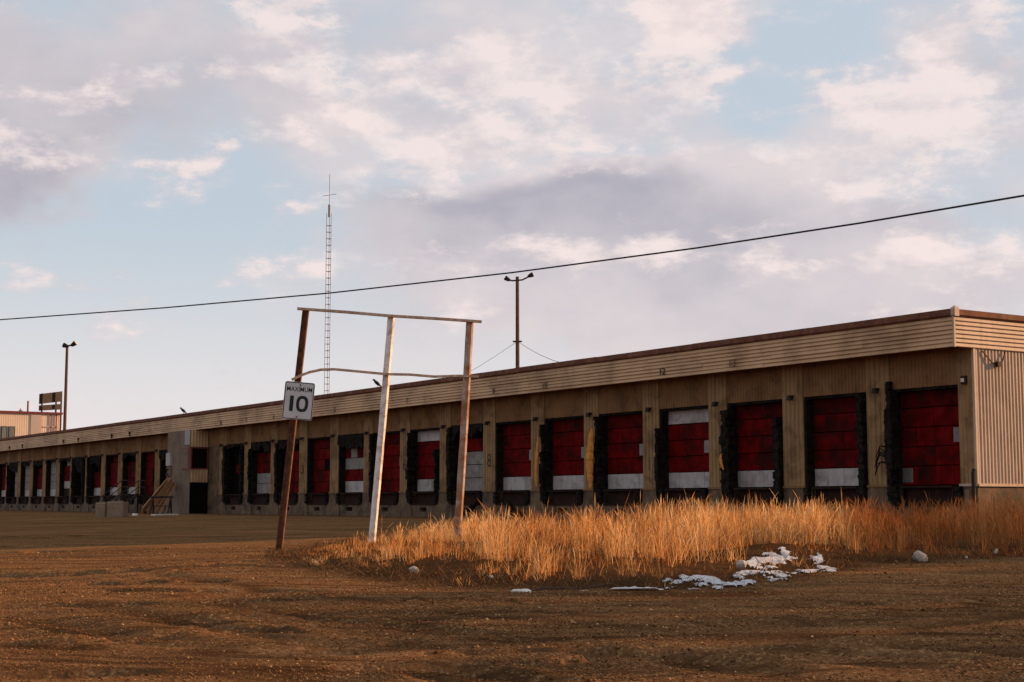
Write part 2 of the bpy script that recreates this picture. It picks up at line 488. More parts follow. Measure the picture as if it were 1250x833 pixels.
# ------------------------------------------------------------------ mesh helpers
class MB:
    def __init__(s):
        s.v, s.f, s.mi = [], [], []

    def add(s, vs, fs, mi=0):
        o = len(s.v)
        s.v += [tuple(p) for p in vs]
        s.f += [tuple(i + o for i in f) for f in fs]
        s.mi += [mi] * len(fs)
        return s

    def box(s, x0, x1, y0, y1, z0, z1, mi=0, jit=0):
        p = [(x0, y0, z0), (x1, y0, z0), (x1, y1, z0), (x0, y1, z0), (x0, y0, z1), (x1, y0, z1), (x1, y1, z1), (x0, y1, z1)]
        if jit:
            p = [tuple(c + random.uniform(-jit, jit) for c in q) for q in p]
        return s.add(p, [(0, 3, 2, 1), (4, 5, 6, 7), (0, 1, 5, 4), (1, 2, 6, 5), (2, 3, 7, 6), (3, 0, 4, 7)], mi)

    def bbox(s, x0, x1, y0, y1, z0, z1, b=.02, mi=0):
        """box with chamfered front (-Y) edges"""
        p = [(x0, y1, z0), (x1, y1, z0), (x1, y1, z1), (x0, y1, z1),
             (x0, y0 + b, z0), (x1, y0 + b, z0), (x1, y0 + b, z1), (x0, y0 + b, z1),
             (x0 + b, y0, z0 + b), (x1 - b, y0, z0 + b), (x1 - b, y0, z1 - b), (x0 + b, y0, z1 - b)]
        f = [(0, 3, 2, 1), (8, 9, 10, 11)]
        for i in range(4):
            j = (i + 1) % 4
            f += [(i, j, j + 4, i + 4), (i + 4, j + 4, j + 8, i + 8)]
        return s.add(p, f, mi)

    def beam(s, a, b, w, d, up=(0, 0, 1), mi=0):
        a, b = Vector(a), Vector(b); t = (b - a).normalized()
        u = Vector(up)
        sx = t.cross(u)
        if sx.length < 1e-4:
            sx = t.cross(Vector((1, 0, 0)))
        sx.normalize(); sy = sx.cross(t).normalized()
        vs = []
        for c in (a, b):
            for i, j in ((-1, -1), (1, -1), (1, 1), (-1, 1)):
                vs.append(c + sx * (i * w / 2) + sy * (j * d / 2))
        return s.add(vs, [(0, 3, 2, 1), (4, 5, 6, 7), (0, 1, 5, 4), (1, 2, 6, 5), (2, 3, 7, 6), (3, 0, 4, 7)], mi)

    def tube(s, pts, r, n=8, mi=0, caps=True):
        pts = [Vector(p) for p in pts]
        rs = r if isinstance(r, (list, tuple)) else [r] * len(pts)
        o = []; ref = Vector((0, 0, 1))
        for i, p in enumerate(pts):
            t = (pts[min(i + 1, len(pts) - 1)] - pts[max(i - 1, 0)]).normalized()
            q = ref if abs(t.dot(ref)) < .95 else Vector((1, 0, 0))
            sx = t.cross(q).normalized(); sy = sx.cross(t).normalized()
            for k in range(n):
                a = 2 * math.pi * k / n
                o.append(p + (sx * math.cos(a) + sy * math.sin(a)) * rs[i])
        f = []
        for i in range(len(pts) - 1):
            for k in range(n):
                k2 = (k + 1) % n
                f.append((i * n + k, i * n + k2, (i + 1) * n + k2, (i + 1) * n + k))
        if caps:
            f.append(tuple(range(n))[::-1]); f.append(tuple((len(pts) - 1) * n + k for k in range(n)))
        return s.add(o, f, mi)

    def mesh(s, name, mats):
        me = bpy.data.meshes.new(name)
        me.from_pydata(s.v, [], s.f)
        for m in (mats if isinstance(mats, (list, tuple)) else [mats]):
            me.materials.append(m)
        if any(s.mi):
            me.polygons.foreach_set('material_index', s.mi)
        me.update()
        return me

    def build(s, name, mats, parent=None, loc=None, smooth=False):
        me = s.mesh(name, mats)
        if smooth:
            me.polygons.foreach_set('use_smooth', [True] * len(me.polygons))
        return link(name, me, parent, loc)


def link(name, me, parent=None, loc=None):
    o = bpy.data.objects.new(name, me)
    col.objects.link(o)
    if loc is not None:
        o.location = loc
    if parent is not None:
        o.parent = parent
    return o


def tag(o, label=None, cat=None, group=None, kind=None):
    for k, v in (('label', label), ('category', cat), ('group', group), ('kind', kind)):
        if v:
            o[k] = v
    return o


def empty(name, loc=(0, 0, 0)):
    return link(name, None, None, loc)


def np_mesh(name, verts, faces, mat, attrs=None, smooth=False):
    """big meshes from numpy arrays; faces all with the same corner count"""
    me = bpy.data.meshes.new(name)
    verts = np.asarray(verts, np.float32); faces = np.asarray(faces, np.int32)
    nf, nc = faces.shape
    me.vertices.add(len(verts)); me.vertices.foreach_set('co', verts.ravel())
    me.loops.add(nf * nc); me.loops.foreach_set('vertex_index', faces.ravel())
    me.polygons.add(nf); me.polygons.foreach_set('loop_start', np.arange(nf, dtype=np.int32) * nc)
    me.polygons.foreach_set('loop_total', np.full(nf, nc, np.int32))
    if smooth:
        me.polygons.foreach_set('use_smooth', np.ones(nf, bool))
    me.update(calc_edges=True)
    for an, av in (attrs or {}).items():
        a = me.attributes.new(an, 'FLOAT', 'POINT'); a.data.foreach_set('value', np.asarray(av, np.float32))
    me.materials.append(mat)
    return me


def text_mesh(txt, width, height, bold=0.0):
    """letters as a flat mesh in XZ, lower left corner at the origin, facing -Y"""
    cu = bpy.data.curves.new('lettering', 'FONT'); cu.body = txt; cu.size = 1; cu.resolution_u = 4; cu.offset = bold
    ob = bpy.data.objects.new('lettering', cu); col.objects.link(ob)
    dg = bpy.context.evaluated_depsgraph_get()
    me = bpy.data.meshes.new_from_object(ob.evaluated_get(dg))
    bpy.data.objects.remove(ob)
    co = np.array([v.co[:] for v in me.vertices])
    mn, mx = co.min(0), co.max(0)
    sx, sz = width / (mx[0] - mn[0]), height / (mx[1] - mn[1])
    for v in me.vertices:
        v.co = ((v.co.x - mn[0]) * sx, 0, (v.co.y - mn[1]) * sz)
    me.materials.clear()
    return me


# ------------------------------------------------------------------ the ground
def axis(fine0, fine1, step, far0, far1):
    a = [fine0]; s = step
    while a[-1] > far0:
        s *= 1.22; a.append(max(far0, a[-1] - s))
    b = list(np.arange(fine0 + step, fine1, step)); s = step; c = [fine1]
    while c[-1] < far1:
        s *= 1.22; c.append(min(far1, c[-1] + s))
    return np.array(a[::-1] + b + c)


def build_ground():
    xs = axis(-9.0, 28.0, .085, -2600, 2600)
    ys = axis(-36.0, -14.0, .085, -2600, 2600)
    X, Y = np.meshgrid(xs, ys)
    Z = terrain(X.ravel(), Y.ravel())
    x, y = X.ravel(), Y.ravel()
    nx, ny = len(xs), len(ys)
    i = np.arange(ny - 1)[:, None] * nx + np.arange(nx - 1)[None, :]
    F = np.stack([i, i + 1, i + nx + 1, i + nx], -1).reshape(-1, 4)
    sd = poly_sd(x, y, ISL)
    ground_dark = sstep(sd + (fbm(x * 1.2, y * 1.2, 3, 3) - .45) * 1.2, -.75, .1)  # dark soil of the planted island
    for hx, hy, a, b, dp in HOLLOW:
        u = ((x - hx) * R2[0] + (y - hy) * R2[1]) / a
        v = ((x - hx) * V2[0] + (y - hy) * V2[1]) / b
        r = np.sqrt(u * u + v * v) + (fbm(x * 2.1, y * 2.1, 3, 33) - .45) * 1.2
        ground_dark = np.maximum(ground_dark, (1 - sstep(r, .2, 1.0)) * min(1, dp * 11))  # darker inside each hollow, more strongly the deeper it is
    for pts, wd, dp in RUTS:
        ground_dark = np.maximum(ground_dark, .9 * np.exp(-(rut_mask(x, y, pts) / (wd * .8)) ** 2) * sstep(fbm(x * 1.3, y * 1.3, 3, 77), .30, .55) * (sd < 0))  # broken darker tone along each rut
    # darker strip along the foot of the loading docks
    ground_dark = np.maximum(ground_dark, .8 * sstep(y + (fbm(x * .5, y * .5, 3, 8) - .5) * 2.0, -2.6, -.6) * (y < .5))
    # darker patch along the kerbless front edge, by the snow
    ex, ey = on_slope(830, 724)
    u = ((x - ex) * R2[0] + (y - ey) * R2[1]) / 1.9; v = ((x - ex) * V2[0] + (y - ey) * V2[1]) / .55
    ground_dark = np.maximum(ground_dark, 1 - sstep(np.sqrt(u * u + v * v) + (fbm(x * 2, y * 2, 3, 4) - .45) * .8, .5, 1.1))
    me = np_mesh('ground', np.stack([x, y, Z], -1), F, ground_material(), {'ground_dark': ground_dark}, True)
    return tag(link('ground', me), kind='structure')


build_ground()

# ------------------------------------------------------------------ the warehouse
SILL, HEAD, FB, FT = 1.255, 4.36, 5.43, 6.36
PITCHB, OPEN_W, X_R = 4.0, 2.95, -0.33
NB = 33
XC = 0.12                                      # plane of the end wall
XL = -134.0
FY = -0.90                                     # fascia face
wh = tag(empty('warehouse', (-60, 7, 0)), 'long low tan warehouse with a row of red and white loading dock doors', 'warehouse')
WO = Vector((-60, 7, 0))


def wpart(mb, name, mat, parent=None, smooth=False):
    """build in world coordinates as a child of the warehouse"""
    mb.v = [(p[0] - WO.x, p[1] - WO.y, p[2] - WO.z) for p in mb.v] if parent is None else mb.v
    return mb.build(name, mat, parent or wh, None, smooth)


def ribbed_mb(w, z0, z1, pitch=.155, dep=.024, ax='x'):
    """box-ribbed sheet of width w along X, ribs towards -Y"""
    n = max(2, int(round(w / pitch))); p = w / n
    prof = []
    for i in range(n):
        prof += [(i * p, 0), (i * p + p * .42, 0), (i * p + p * .54, -dep), (i * p + p * .88, -dep)]
    prof.append((w, 0))
    mb = MB(); vs = []
    for x, y in prof:
        vs += [(x, y, z0), (x, y, z1)]
    mb.add(vs, [(2 * i, 2 * i + 2, 2 * i + 3, 2 * i + 1) for i in range(len(prof) - 1)])
    return mb


# structural core behind the sheets: header beam, piers between the doors, back and far walls
core = MB()
core.box(XL, XC - .06, .03, .55, HEAD, FB + .5)
for k in range(-1, NB):
    x1 = X_R - PITCHB * k - OPEN_W; x0 = x1 - (PITCHB - OPEN_W)
    if k == -1:
        x0, x1 = -.5, XC - .06
    core.box(x0, x1, .03, .55, SILL - .02, HEAD - .002)
core.box(XL, -.07, 13.8, 14.0, 0, 6.2)
core.box(XL - .1, XL, .0, 14.0, 0, 6.2)
wpart(core, 'inner_wall', tan_wall_shaded)
backing = MB(); backing.box(XL, -.5, 1.3, 1.5, 0, 6.2); wpart(backing, 'dark_interior', dark_in)

hdr_mesh = ribbed_mb(OPEN_W, HEAD, FB + .3).mesh('header_panel', tan_wall_shaded)
pil_mesh = ribbed_mb(PITCHB - OPEN_W, SILL, FB + .3, .21, .035).mesh('pilaster', tan_pil_lit)
pil_low = MB()
# concrete dock pier under a pilaster: flares a little towards the ground
_w = PITCHB - OPEN_W
pier = MB()
pier.add([(0, -.04, SILL - .03), (_w, -.04, SILL - .03), (_w, .5, SILL - .03), (0, .5, SILL - .03),
          (-.02, -.06, .75), (_w + .02, -.06, .75), (_w + .02, .5, .75), (-.02, .5, .75),
          (-.30, -.10, .42), (_w + .30, -.10, .42), (_w + .30, .5, .42), (-.30, .5, .42),
          (-.36, -.14, -.3), (_w + .36, -.14, -.3), (_w + .36, .5, -.3), (-.36, .5, -.3)],
         [(0, 1, 2, 3)] + [(a + 4 * r, a + 4 * (r + 1), (a + 1) % 4 + 4 * (r + 1), (a + 1) % 4 + 4 * r) for r in range(3) for a in range(4)])
pier_mesh = pier.mesh('dock_pier', concrete)
cap_mesh = MB().box(-.03, _w + .03, -.075, .0, SILL - .05, SILL + .03).mesh('sill_trim', tan_wall_shaded)
# lower dock wall between the piers, with its dark drain slot
low = MB()
low.box(-.02, 1.05, -.05, .5, -.3, .58); low.box(1.75, OPEN_W + .02, -.05, .5, -.3, .58)
low.box(1.05, 1.75, -.05, .5, -.3, .26); low.box(1.05, 1.75, -.05, .5, .47, .58); low.box(1.05, 1.75, .32, .5, .26, .47)
low_mesh = low.mesh('dock_wall', concrete)
lev = MB()
lev.box(.42, OPEN_W - .42, -.10, .6, SILL - .10, SILL - .02)
lev.box(.46, OPEN_W - .46, .10, .6, .60, SILL - .10)
lev.beam((.42, -.11, SILL - .05), (OPEN_W - .42, -.11, SILL - .05), .05, .05)
lev.box(.42, .47, -.09, -.05, .62, SILL - .1); lev.box(OPEN_W - .47, OPEN_W - .42, -.09, -.05, .62, SILL - .1)
lev.box(.42, OPEN_W - .42, -.085, -.045, .585, .635)
lev_mesh = lev.mesh('dock_leveler', brown_l)
bump = MB()
for j in range(3):
    bump.bbox(0, .24, -.17 + .012 * (j % 2), .0, .66 + j * .19, .66 + j * .19 + .17, .015)
bump_mesh = bump.mesh('dock_bumper', black_r)
lamp = MB()
lamp.box(-.05, .05, -.06, .0, -.05, .10); lamp.tube([(0, -.05, .03), (0, -.14, .05), (0, -.2, .02)], .025, 6)
lamp.add([(-.13, -.34, -.16), (.13, -.34, -.16), (.13, -.13, -.16), (-.13, -.13, -.16), (-.08, -.30, .08), (.08, -.30, .08), (.08, -.14, .08), (-.08, -.14, .08)],
         [(0, 3, 2, 1), (4, 5, 6, 7), (0, 1, 5, 4), (1, 2, 6, 5), (2, 3, 7, 6), (3, 0, 4, 7)])
lamp.v = [tuple(c * .72 for c in p) for p in lamp.v]
lamp_mesh = lamp.mesh('wall_lamp', steel_d)

DW, DH = OPEN_W / 4.0, (HEAD - SILL) / 5.0
DOOR_MATS = {'r': red_a, 'd': red_b, 'w': white_p, 'o': white_old, 'g': grey_w, 'h': white_old, 'k': dark_in, 'b': brown_l}


def panel_mb(c, x0=0., z0=0.):
    """one door panel: shallow pressed sheet with a rolled lower edge; windows are set in"""
    m = MB()
    g, v = .014, .003
    base = 1 if c in 'gh' else 0
    m.bbox(x0 + v, x0 + DW - v, .0, .05, z0 + g, z0 + DH - g, .006, base)
    m.box(x0 + v, x0 + DW - v, -.012, -.001, z0 + g + .004, z0 + g + .030, base)
    if c in 'gh':
        m.bbox(x0 + .02, x0 + .52, -.016, -.001, z0 + .09, z0 + DH - .06, .01, 0)
    return m


PANEL = {c: panel_mb(c).mesh('door_panel', [DOOR_MATS[c], red_a]) for c in 'rdwogkbh'}
BAYS = {0: ['dddd', 'drrr', 'drrg', 'ddrr', 'gdrr'], 1: ['dddd', 'rrrr', 'rrrg', 'drrr', 'wwww'], 2: ['dddd', 'rrrr', 'rrrg', 'rrrr', 'wwww'],
        3: ['wwww', 'rrrr', 'rrrh', 'rrrr', 'wwww'], 4: ['dddd', 'rrrr', 'rrrg', 'rrrr', 'wwww'], 5: ['dddr', 'rrrr', 'rrrg', 'rrrr', 'wwww'],
        6: ['dddd', 'rrrr', 'rrrg', 'rrrr', 'wwww'], 7: ['kkkk', 'drrr', 'oooo', 'oooo', 'oooo'], 8: ['wwww', 'rrrr', 'rrrh', 'rrrr', 'wwob'],
        9: ['dddd', 'rrrr', 'rrrh', 'rrrr', 'ddrr'], 10: ['kkkk', 'rorr', 'oooo', 'rrrr', 'wwww'], 11: ['dddd', 'rrrr', 'rrkh', 'rrrr', 'dddr'],
        12: ['kkkk', 'ddrr', 'ddrr', 'drrr', 'ddrd'], 13: ['kkkk', 'rrrr', 'rrrh', 'oooo', 'oooo'], 14: ['kkkk', 'kkdk', 'kddk', 'kkdk', 'kkkk'],
        17: ['kkoo', 'kkoo', 'rroo', 'rrrr', 'rrrr'], 18: ['rrrr', 'rrrr', 'rrkr', 'drkd', 'dddd'], 19: ['kkkk', 'rrrr', 'rrrr', 'rrrr', 'wwww'],
        20: ['kddd', 'rrrr', 'rrrr', 'rrrr', 'wwww'], 21: ['kkkk', 'kkrr', 'rrrr', 'rrrr', 'wwww'], 22: ['kkkk', 'kkkr', 'kkrr', 'kkow', 'kkww'],
        23: ['kooo', 'rrrr', 'rrrr', 'wwww', 'bbbb'], 24: ['oook', 'oook', 'oook', 'oooo', 'wwww'], 25: ['kkkk', 'drrr', 'rrrr', 'rrrr', 'wwww'],
        26: ['oodk', 'oodk', 'oooo', 'oooo', 'wwww'], 27: ['kkkk', 'koko', 'koko', 'koko', 'kowk'], 28: ['dddd', 'rrrr', 'rrrr', 'rrrr', 'wwww'],
        29: ['kkkk', 'rrrr', 'rrrr', 'rrrr', 'wwww'], 30: ['oooo', 'rrrr', 'rrrr', 'oooo', 'wwww'], 31: ['dddd', 'rrrr', 'rrrr', 'rrrr', 'wwww'], 32: ['dddd', 'rrrr', 'rrrr', 'rrrr', 'wwww']}


def ragged(x, w, z0, z1, y0, d, seed, rag=.07, n=54, lean=0.):
    """a torn vertical pad of rubberised cloth: closed solid with frayed edges and hanging flaps"""
    r = random.Random(seed); m = MB(); rows = []
    el = er_ = 0.0; yo = 0.0
    for i in range(n + 1):
        t = i / n; z = z0 + (z1 - z0) * t
        if r.random() < .22: el = r.uniform(-1, .6)
        if r.random() < .18: er_ = r.uniform(-.9, .5)
        if r.random() < .10: yo = r.uniform(-.035, .015)
        b = lean * t
        sh = .62 + .38 * min(1, 2.6 * (1 - t) + .1)
        l = x - w / 2 * sh + b + el * rag + r.uniform(-.02, .02); rr = x + w / 2 * sh + b + er_ * rag + r.uniform(-.02, .02)
        rr = max(rr, l + .05)
        y = y0 + yo + r.uniform(-.004, .004)
        q = .5 + .15 * math.sin(i * .35 + seed)
        rows.append([(l, y + d, z), (l, y, z), (l + (rr - l) * q, y - .02 - .015 * math.sin(i * .5 + seed), z), (rr, y, z), (rr, y + d, z)])
    vs = [p for q in rows for p in q]; f = []
    for i in range(n):
        for j in range(5):
            j2 = (j + 1) % 5
            f.append((i * 5 + j, i * 5 + j2, (i + 1) * 5 + j2, (i + 1) * 5 + j))
    f.append((4, 3, 2, 1, 0)); f.append(tuple(n * 5 + j for j in range(5)))
    return m.add(vs, f)


def foam(x, hw, z0, z1, seed):
    """a spindle of exposed foam bulging out of a split pad"""
    r = random.Random(seed + 90); m = MB(); n = 22; vs = []
    for i in range(n + 1):
        t = i / n; wd = hw * (math.sin(math.pi * min(1, t * .9 + .06)) ** .7) * r.uniform(.82, 1.12) + .012
        c = x + .06 * math.sin(t * 3.1 + seed) + r.uniform(-.012, .012); z = z0 + (z1 - z0) * t
        for a in range(7):
            an = 2 * math.pi * a / 7
            vs.append((c + wd * math.cos(an), -.33 + .6 * wd * math.sin(an) - .05 * math.sin(math.pi * t), z))
    f = [(i * 7 + a, i * 7 + (a + 1) % 7, (i + 1) * 7 + (a + 1) % 7, (i + 1) * 7 + a) for i in range(n) for a in range(7)]
    f += [tuple(range(7))[::-1], tuple(n * 7 + a for a in range(7))]
    return m.add(vs, f)


def curtain(w, z1, drop, seed, y=-.06):
    """torn head curtain hanging in the top of an opening"""
    r = random.Random(seed); m = MB(); n = 16; a, b = [], []
    dz = drop
    for i in range(n + 1):
        x = w * i / n
        dz = min(drop * 1.6, max(drop * .35, dz + r.uniform(-.3, .3) * drop))
        yy = y + math.sin(i * 1.3 + seed) * .04
        a += [(x, yy, z1), (x, yy - .03 + r.uniform(-.03, .03), z1 - dz)]
        b += [(x, yy + .07, z1), (x, yy + .05, z1 - dz)]
    o = len(a); f = []
    for i in range(n):
        f += [(2 * i, 2 * i + 1, 2 * i + 3, 2 * i + 2), (o + 2 * i, o + 2 * i + 2, o + 2 * i + 3, o + 2 * i + 1), (2 * i + 1, o + 2 * i + 1, o + 2 * i + 3, 2 * i + 3)]
    return m.add(a + b, f)


CURT = {7: .75, 10: .5, 12: .7, 13: .75, 14: .35, 17: .5, 19: .55, 21: .8, 22: .8, 23: .2, 24: .3, 25: .5, 26: .3, 27: .6, 29: .4}
PADL = {0: (.28, 4.62), 2: (.5, 4.1), 3: (.2, 3.6), 4: (.34, 4.25), 5: (.26, 4.1), 7: (.3, 4.3), 8: (.22, 4.2), 9: (.3, 4.3), 12: (.4, 4.2), 13: (.2, 4), 14: (.45, 4.3), 21: (.25, 4.3), 22: (.45, 4.3), 27: (.3, 4.2)}
PADR = {1: (.30, 4.3), 2: (.34, 3.7), 8: (.22, 3.3), 14: (.3, 4.2), 22: (.3, 4.2)}

for k in range(NB):
    xl = X_R - PITCHB * k - OPEN_W                       # left (far) edge of the opening
    at = (xl - WO.x, -WO.y, 0)
    if k in (15, 16):
        # solid wall: the projecting stair block stands here
        link('header_panel', hdr_mesh, wh, at)
        mb = MB(); mb.box(xl - .0, xl + OPEN_W, .0, .5, -.3, HEAD - .002); wpart(mb, 'infill_wall', concrete if k == 15 else stucco)
        o = link('pilaster', pil_mesh, wh, (xl - _w - WO.x, -WO.y - .02, 0)); link('dock_pier', pier_mesh, wh, (xl - _w - WO.x, -WO.y, 0))
        continue
    link('header_panel', hdr_mesh, wh, at)
    link('pilaster', pil_mesh, wh, (xl - _w - WO.x, -WO.y - .015, 0))
    link('dock_pier', pier_mesh, wh, (xl - _w - WO.x, -WO.y, 0))
    link('sill_trim', cap_mesh, wh, (xl - _w - WO.x, -WO.y, 0))
    link('dock_wall', low_mesh, wh, at)
    link('dock_leveler', lev_mesh, wh, at)
    for bx in (.06, OPEN_W - .30):
        link('dock_bumper', bump_mesh, wh, (xl + bx - WO.x, -WO.y - .02, 0))
    link('wall_lamp', lamp_mesh, wh, (xl - _w * .45 - WO.x, -WO.y - .05, HEAD + .02))
    # black rubber lining of the reveal
    se = MB()
    se.box(.0, .10, .02, .40, SILL - .02, HEAD - .003); se.box(OPEN_W - .04, OPEN_W, .04, .40, SILL - .02, HEAD - .003); se.box(.10, OPEN_W - .04, .04, .40, HEAD - .09, HEAD - .003)
    se.build('dock_seal', black_r, wh, at)
    # the sectional door
    rows = BAYS[k]
    if k <= 10:
        fr = MB(); fr.box(.0, OPEN_W, .45, .50, SILL - .02, HEAD)
        door = fr.build('dock_door', dark_in, wh, at)
        for r, row in enumerate(rows):
            for c, ch in enumerate(row):
                if ch == '.':
                    continue
                p = link('door_panel', PANEL[ch], door, (c * DW, .37 + random.uniform(-.006, .006), HEAD - (r + 1) * DH))
                p.rotation_euler = (random.uniform(-.006, .006), random.uniform(-.004, .004), 0)
    else:
        fr = MB(); mats = [dark_in, red_a, red_b, white_p, white_old, grey_w, brown_l]
        ix = {'k': 0, 'r': 1, 'd': 2, 'w': 3, 'o': 4, 'h': 4, 'g': 5, 'b': 6}
        fr.box(.0, OPEN_W, .45, .50, SILL - .02, HEAD, 0)
        door = fr.build('dock_door', dark_in, wh, at)
        for r, row in enumerate(rows):
            sec = MB()
            for c, ch in enumerate(row):
                sec.bbox(c * DW + .012, (c + 1) * DW - .012, .37, .42, HEAD - (r + 1) * DH + .012, HEAD - r * DH - .012, .012, ix[ch])
            sec.build('door_section', mats, door)
    if k in CURT:
        curtain(OPEN_W, HEAD + .03, CURT[k], k).build('head_curtain', black_r, wh, at)
    if k in PADL:
        wd, top = PADL[k]; wd *= .8
        pad = ragged(.05, wd, .75, top, -.20, .35, k * 3 + 1, .06 + .03 * (k % 3))
        o = pad.build('torn_dock_pad', black_r, wh, at)
        if k in (4, 5, 2):
            fm = foam({4: -.10, 5: -.10, 2: .06}[k], {4: .22, 5: .09, 2: .06}[k], {4: 1.30, 5: 1.4, 2: 1.9}[k], {4: 3.75, 5: 3.55, 2: 2.5}[k], k)
            tag(fm.build('foam_core', foam_y, wh, at), 'torn yellow foam core hanging from the dock pad')
        if k == 0:
            sh = MB()
            for q in range(7):
                z = random.uniform(1.9, 2.6); x0 = -.1
                sh.tube([(x0, -.22, z), (x0 - .16, -.27, z + random.uniform(-.02, .12)), (x0 - .30, -.28, z - random.uniform(.05, .35)), (x0 - .42, -.27, z - random.uniform(.2, .5))], [.03, .022, .018, .008], 5)
            sh.build('pad_shred', black_r, wh, at)
    if k in PADR:
        wd, top = PADR[k]; wd *= .8
        ragged(OPEN_W - .12, wd, .8, top, -.20, .35, k * 5 + 2, .05 + .02 * (k % 3), lean=-.06).build('torn_dock_pad', black_r, wh, at)

# strips of wall at both ends of the row
mb = ribbed_mb(.50 + XC, SILL, FB + .3, .155); mb.v = [(p[0] - .50, p[1] - .015, p[2]) for p in mb.v]; wpart(mb, 'corner_panel', tan_pil_lit)
mb = MB(); mb.box(-.56, XC, -.04, .5, -.3, SILL - .03); wpart(mb, 'corner_pier', concrete)
mb = MB(); mb.box(-.52, XC + .03, -.08, -.0, SILL - .05, SILL + .03); wpart(mb, 'sill_trim', tan_end)
mb = MB(); mb.tube([(XC - .02, -.16, 0), (XC - .02, -.16, 1.62), (XC - .02, -.12, 1.72)], .055, 8); wpart(mb, 'downpipe', steel_d)
mb = MB(); mb.bbox(-.30, -.10, -.14, -.03, 4.34, 4.60, .02); mb.bbox(-.26, -.14, -.17, -.14, 4.40, 4.52, .01, 1); wpart(mb, 'wall_lamp', [steel_d, lamp_m])
mb = MB(); mb.bbox(-.30, -.12, -.1, -.045, .62, 1.1, .01); wpart(mb, 'patch_plate', stucco)

# end wall facing the sun side (X = 0 plane), ribbed sheet turned to face +X
er = ribbed_mb(14.0, SILL + .02, FB + .3, .155, .034)
er.v = [(-p[1] + XC, p[0], p[2]) for p in er.v]
er.f = [tuple(f) for f in er.f]
wpart(er, 'end_wall', tan_end)
mb = MB(); mb.box(-.3, XC - .004, .035, 13.9, SILL - .02, FB + .4); wpart(mb, 'end_wall_core', tan_wall_shaded)
mb = MB(); mb.box(-.4, XC + .015, .003, 14.0, -.3, SILL - .052); wpart(mb, 'end_wall_plinth', concrete)
mb = MB(); mb.box(XC - .01, XC + .07, .003, 14.0, SILL - .055, SILL + .03); wpart(mb, 'sill_trim', tan_end)
mb = MB(); mb.box(XC - .03, XC + .055, -.05, .04, SILL - .04, FB + .02); wpart(mb, 'corner_trim', tan_end)
mb = MB()
XQ = XC; mb.tube([(.07, .35, 5.36), (.10, .75, 5.0), (.10, 1.05, 4.98), (.10, 1.25, 5.1), (.07, 1.4, 5.4)], .018, 6)
mb.box(.05, .16, .95, 1.1, 4.9, 5.06); mb.v = [(p[0] + XC, p[1], p[2]) for p in mb.v]; wpart(mb, 'loose_cable', steel_d)

# fascia: soffit, seven lapped siding boards, coping
NBRD = 7
bh = (FT - FB) / NBRD
for i in range(NBRD):
    z0 = FB + i * bh
    brd = MB()
    segs = []
    x = XC + .03
    while x > XL:
        x2 = max(XL, x - random.uniform(3.4, 4.4)); segs.append((x2, x)); x = x2
    for x2, x1 in segs:
        j = random.uniform(-.012, .012); s0 = random.uniform(-.012, .006) if i == 0 else random.uniform(-.004, .004)
        vs = []
        for xx in (x2 + .002, x1 - .002):
            vs += [(xx, FY + .06, z0 + bh), (xx, FY + .022 + j, z0 + bh - .004), (xx, FY - .020 + j, z0 + .02 + s0), (xx, FY - .012 + j, z0 + .003), (xx, FY + .06, z0)]
        brd.add(vs, [(a, a + 5, a + 6, a + 1) for a in range(4)] + [(4, 3, 2, 1, 0), (5, 6, 7, 8, 9)])
    wpart(brd, 'siding_board', tan_fascia)
    be = MB(); vs = []
    for yy in (FY - .0, 14.0):
        vs += [(XC + .0, yy, z0 + bh), (XC + .042, yy, z0 + bh - .004), (XC + .085, yy, z0 + .02), (XC + .075, yy, z0 + .003), (XC + .0, yy, z0)]
    be.add(vs, [(a, a + 1, a + 6, a + 5) for a in range(4)] + [(0, 4, 3, 2, 1), (5, 6, 7, 8, 9)])
    wpart(be, 'siding_board', tan_end)
mb = MB(); mb.box(XL, XC - .01, FY + .05, FY + .12, FB + .004, FT + .05); mb.box(XC - .06, XC - .002, FY + .12, 14, FB + .31, FT + .05); wpart(mb, 'fascia_frame', tan_fascia)
mb = MB(); mb.box(XL, XC - .07, FY + .125, .025, FB + .31, FB + .36); wpart(mb, 'soffit', tan_wall_shaded)
mb = MB(); mb.box(XC + .04, XC + .10, FY - .045, FY + .02, FB - .01, FT); wpart(mb, 'corner_trim', tan_end)
cop = MB(); x = XC
while x > XL:
    x2 = max(XL, x - 6.1); j = random.uniform(-.008, .008)
    cop.add([(xx, yy + (0 if n else 0), zz + j) for xx in (x2 + .006, x - .006) for n, (yy, zz) in enumerate([(FY + .3, FT + .21), (FY - .05, FT + .24), (FY - .07, FT + .05), (FY - .02, FT + .0), (FY + .06, FT)])],
            [(a, a + 5, a + 6, a + 1) for a in range(4)] + [(4, 3, 2, 1, 0), (5, 6, 7, 8, 9)])
    x = x2
wpart(cop, 'roof_coping', coping_m)
cop = MB(); y = FY + .12
while y < 14:
    y2 = min(14, y + 3.0)
    cop.add([(xx, yy, zz) for yy in (y + .004, y2 - .004) for xx, zz in [(XC - .25, FT + .20), (XC + .10, FT + .225), (XC + .125, FT + .05), (XC + .08, FT), (XC, FT)]],
            [(a, a + 1, a + 6, a + 5) for a in range(4)] + [(0, 4, 3, 2, 1), (5, 6, 7, 8, 9)])
    y = y2
wpart(cop, 'roof_coping', coping_m)
mb = MB(); mb.bbox(.0, .16, FY - .10, FY + .14, FT + .0, FT + .26, .04)
mb.add([(.0, FY - .06, FT + .26), (.16, FY - .06, FT + .26), (.16, FY + .14, FT + .26), (.0, FY + .14, FT + .26), (.08, FY + .04, FT + .34)], [(0, 1, 4), (1, 2, 4), (2, 3, 4), (3, 0, 4)])
mb.v = [(p[0] + XC, p[1], p[2]) for p in mb.v]; wpart(mb, 'coping_corner', tan_end)
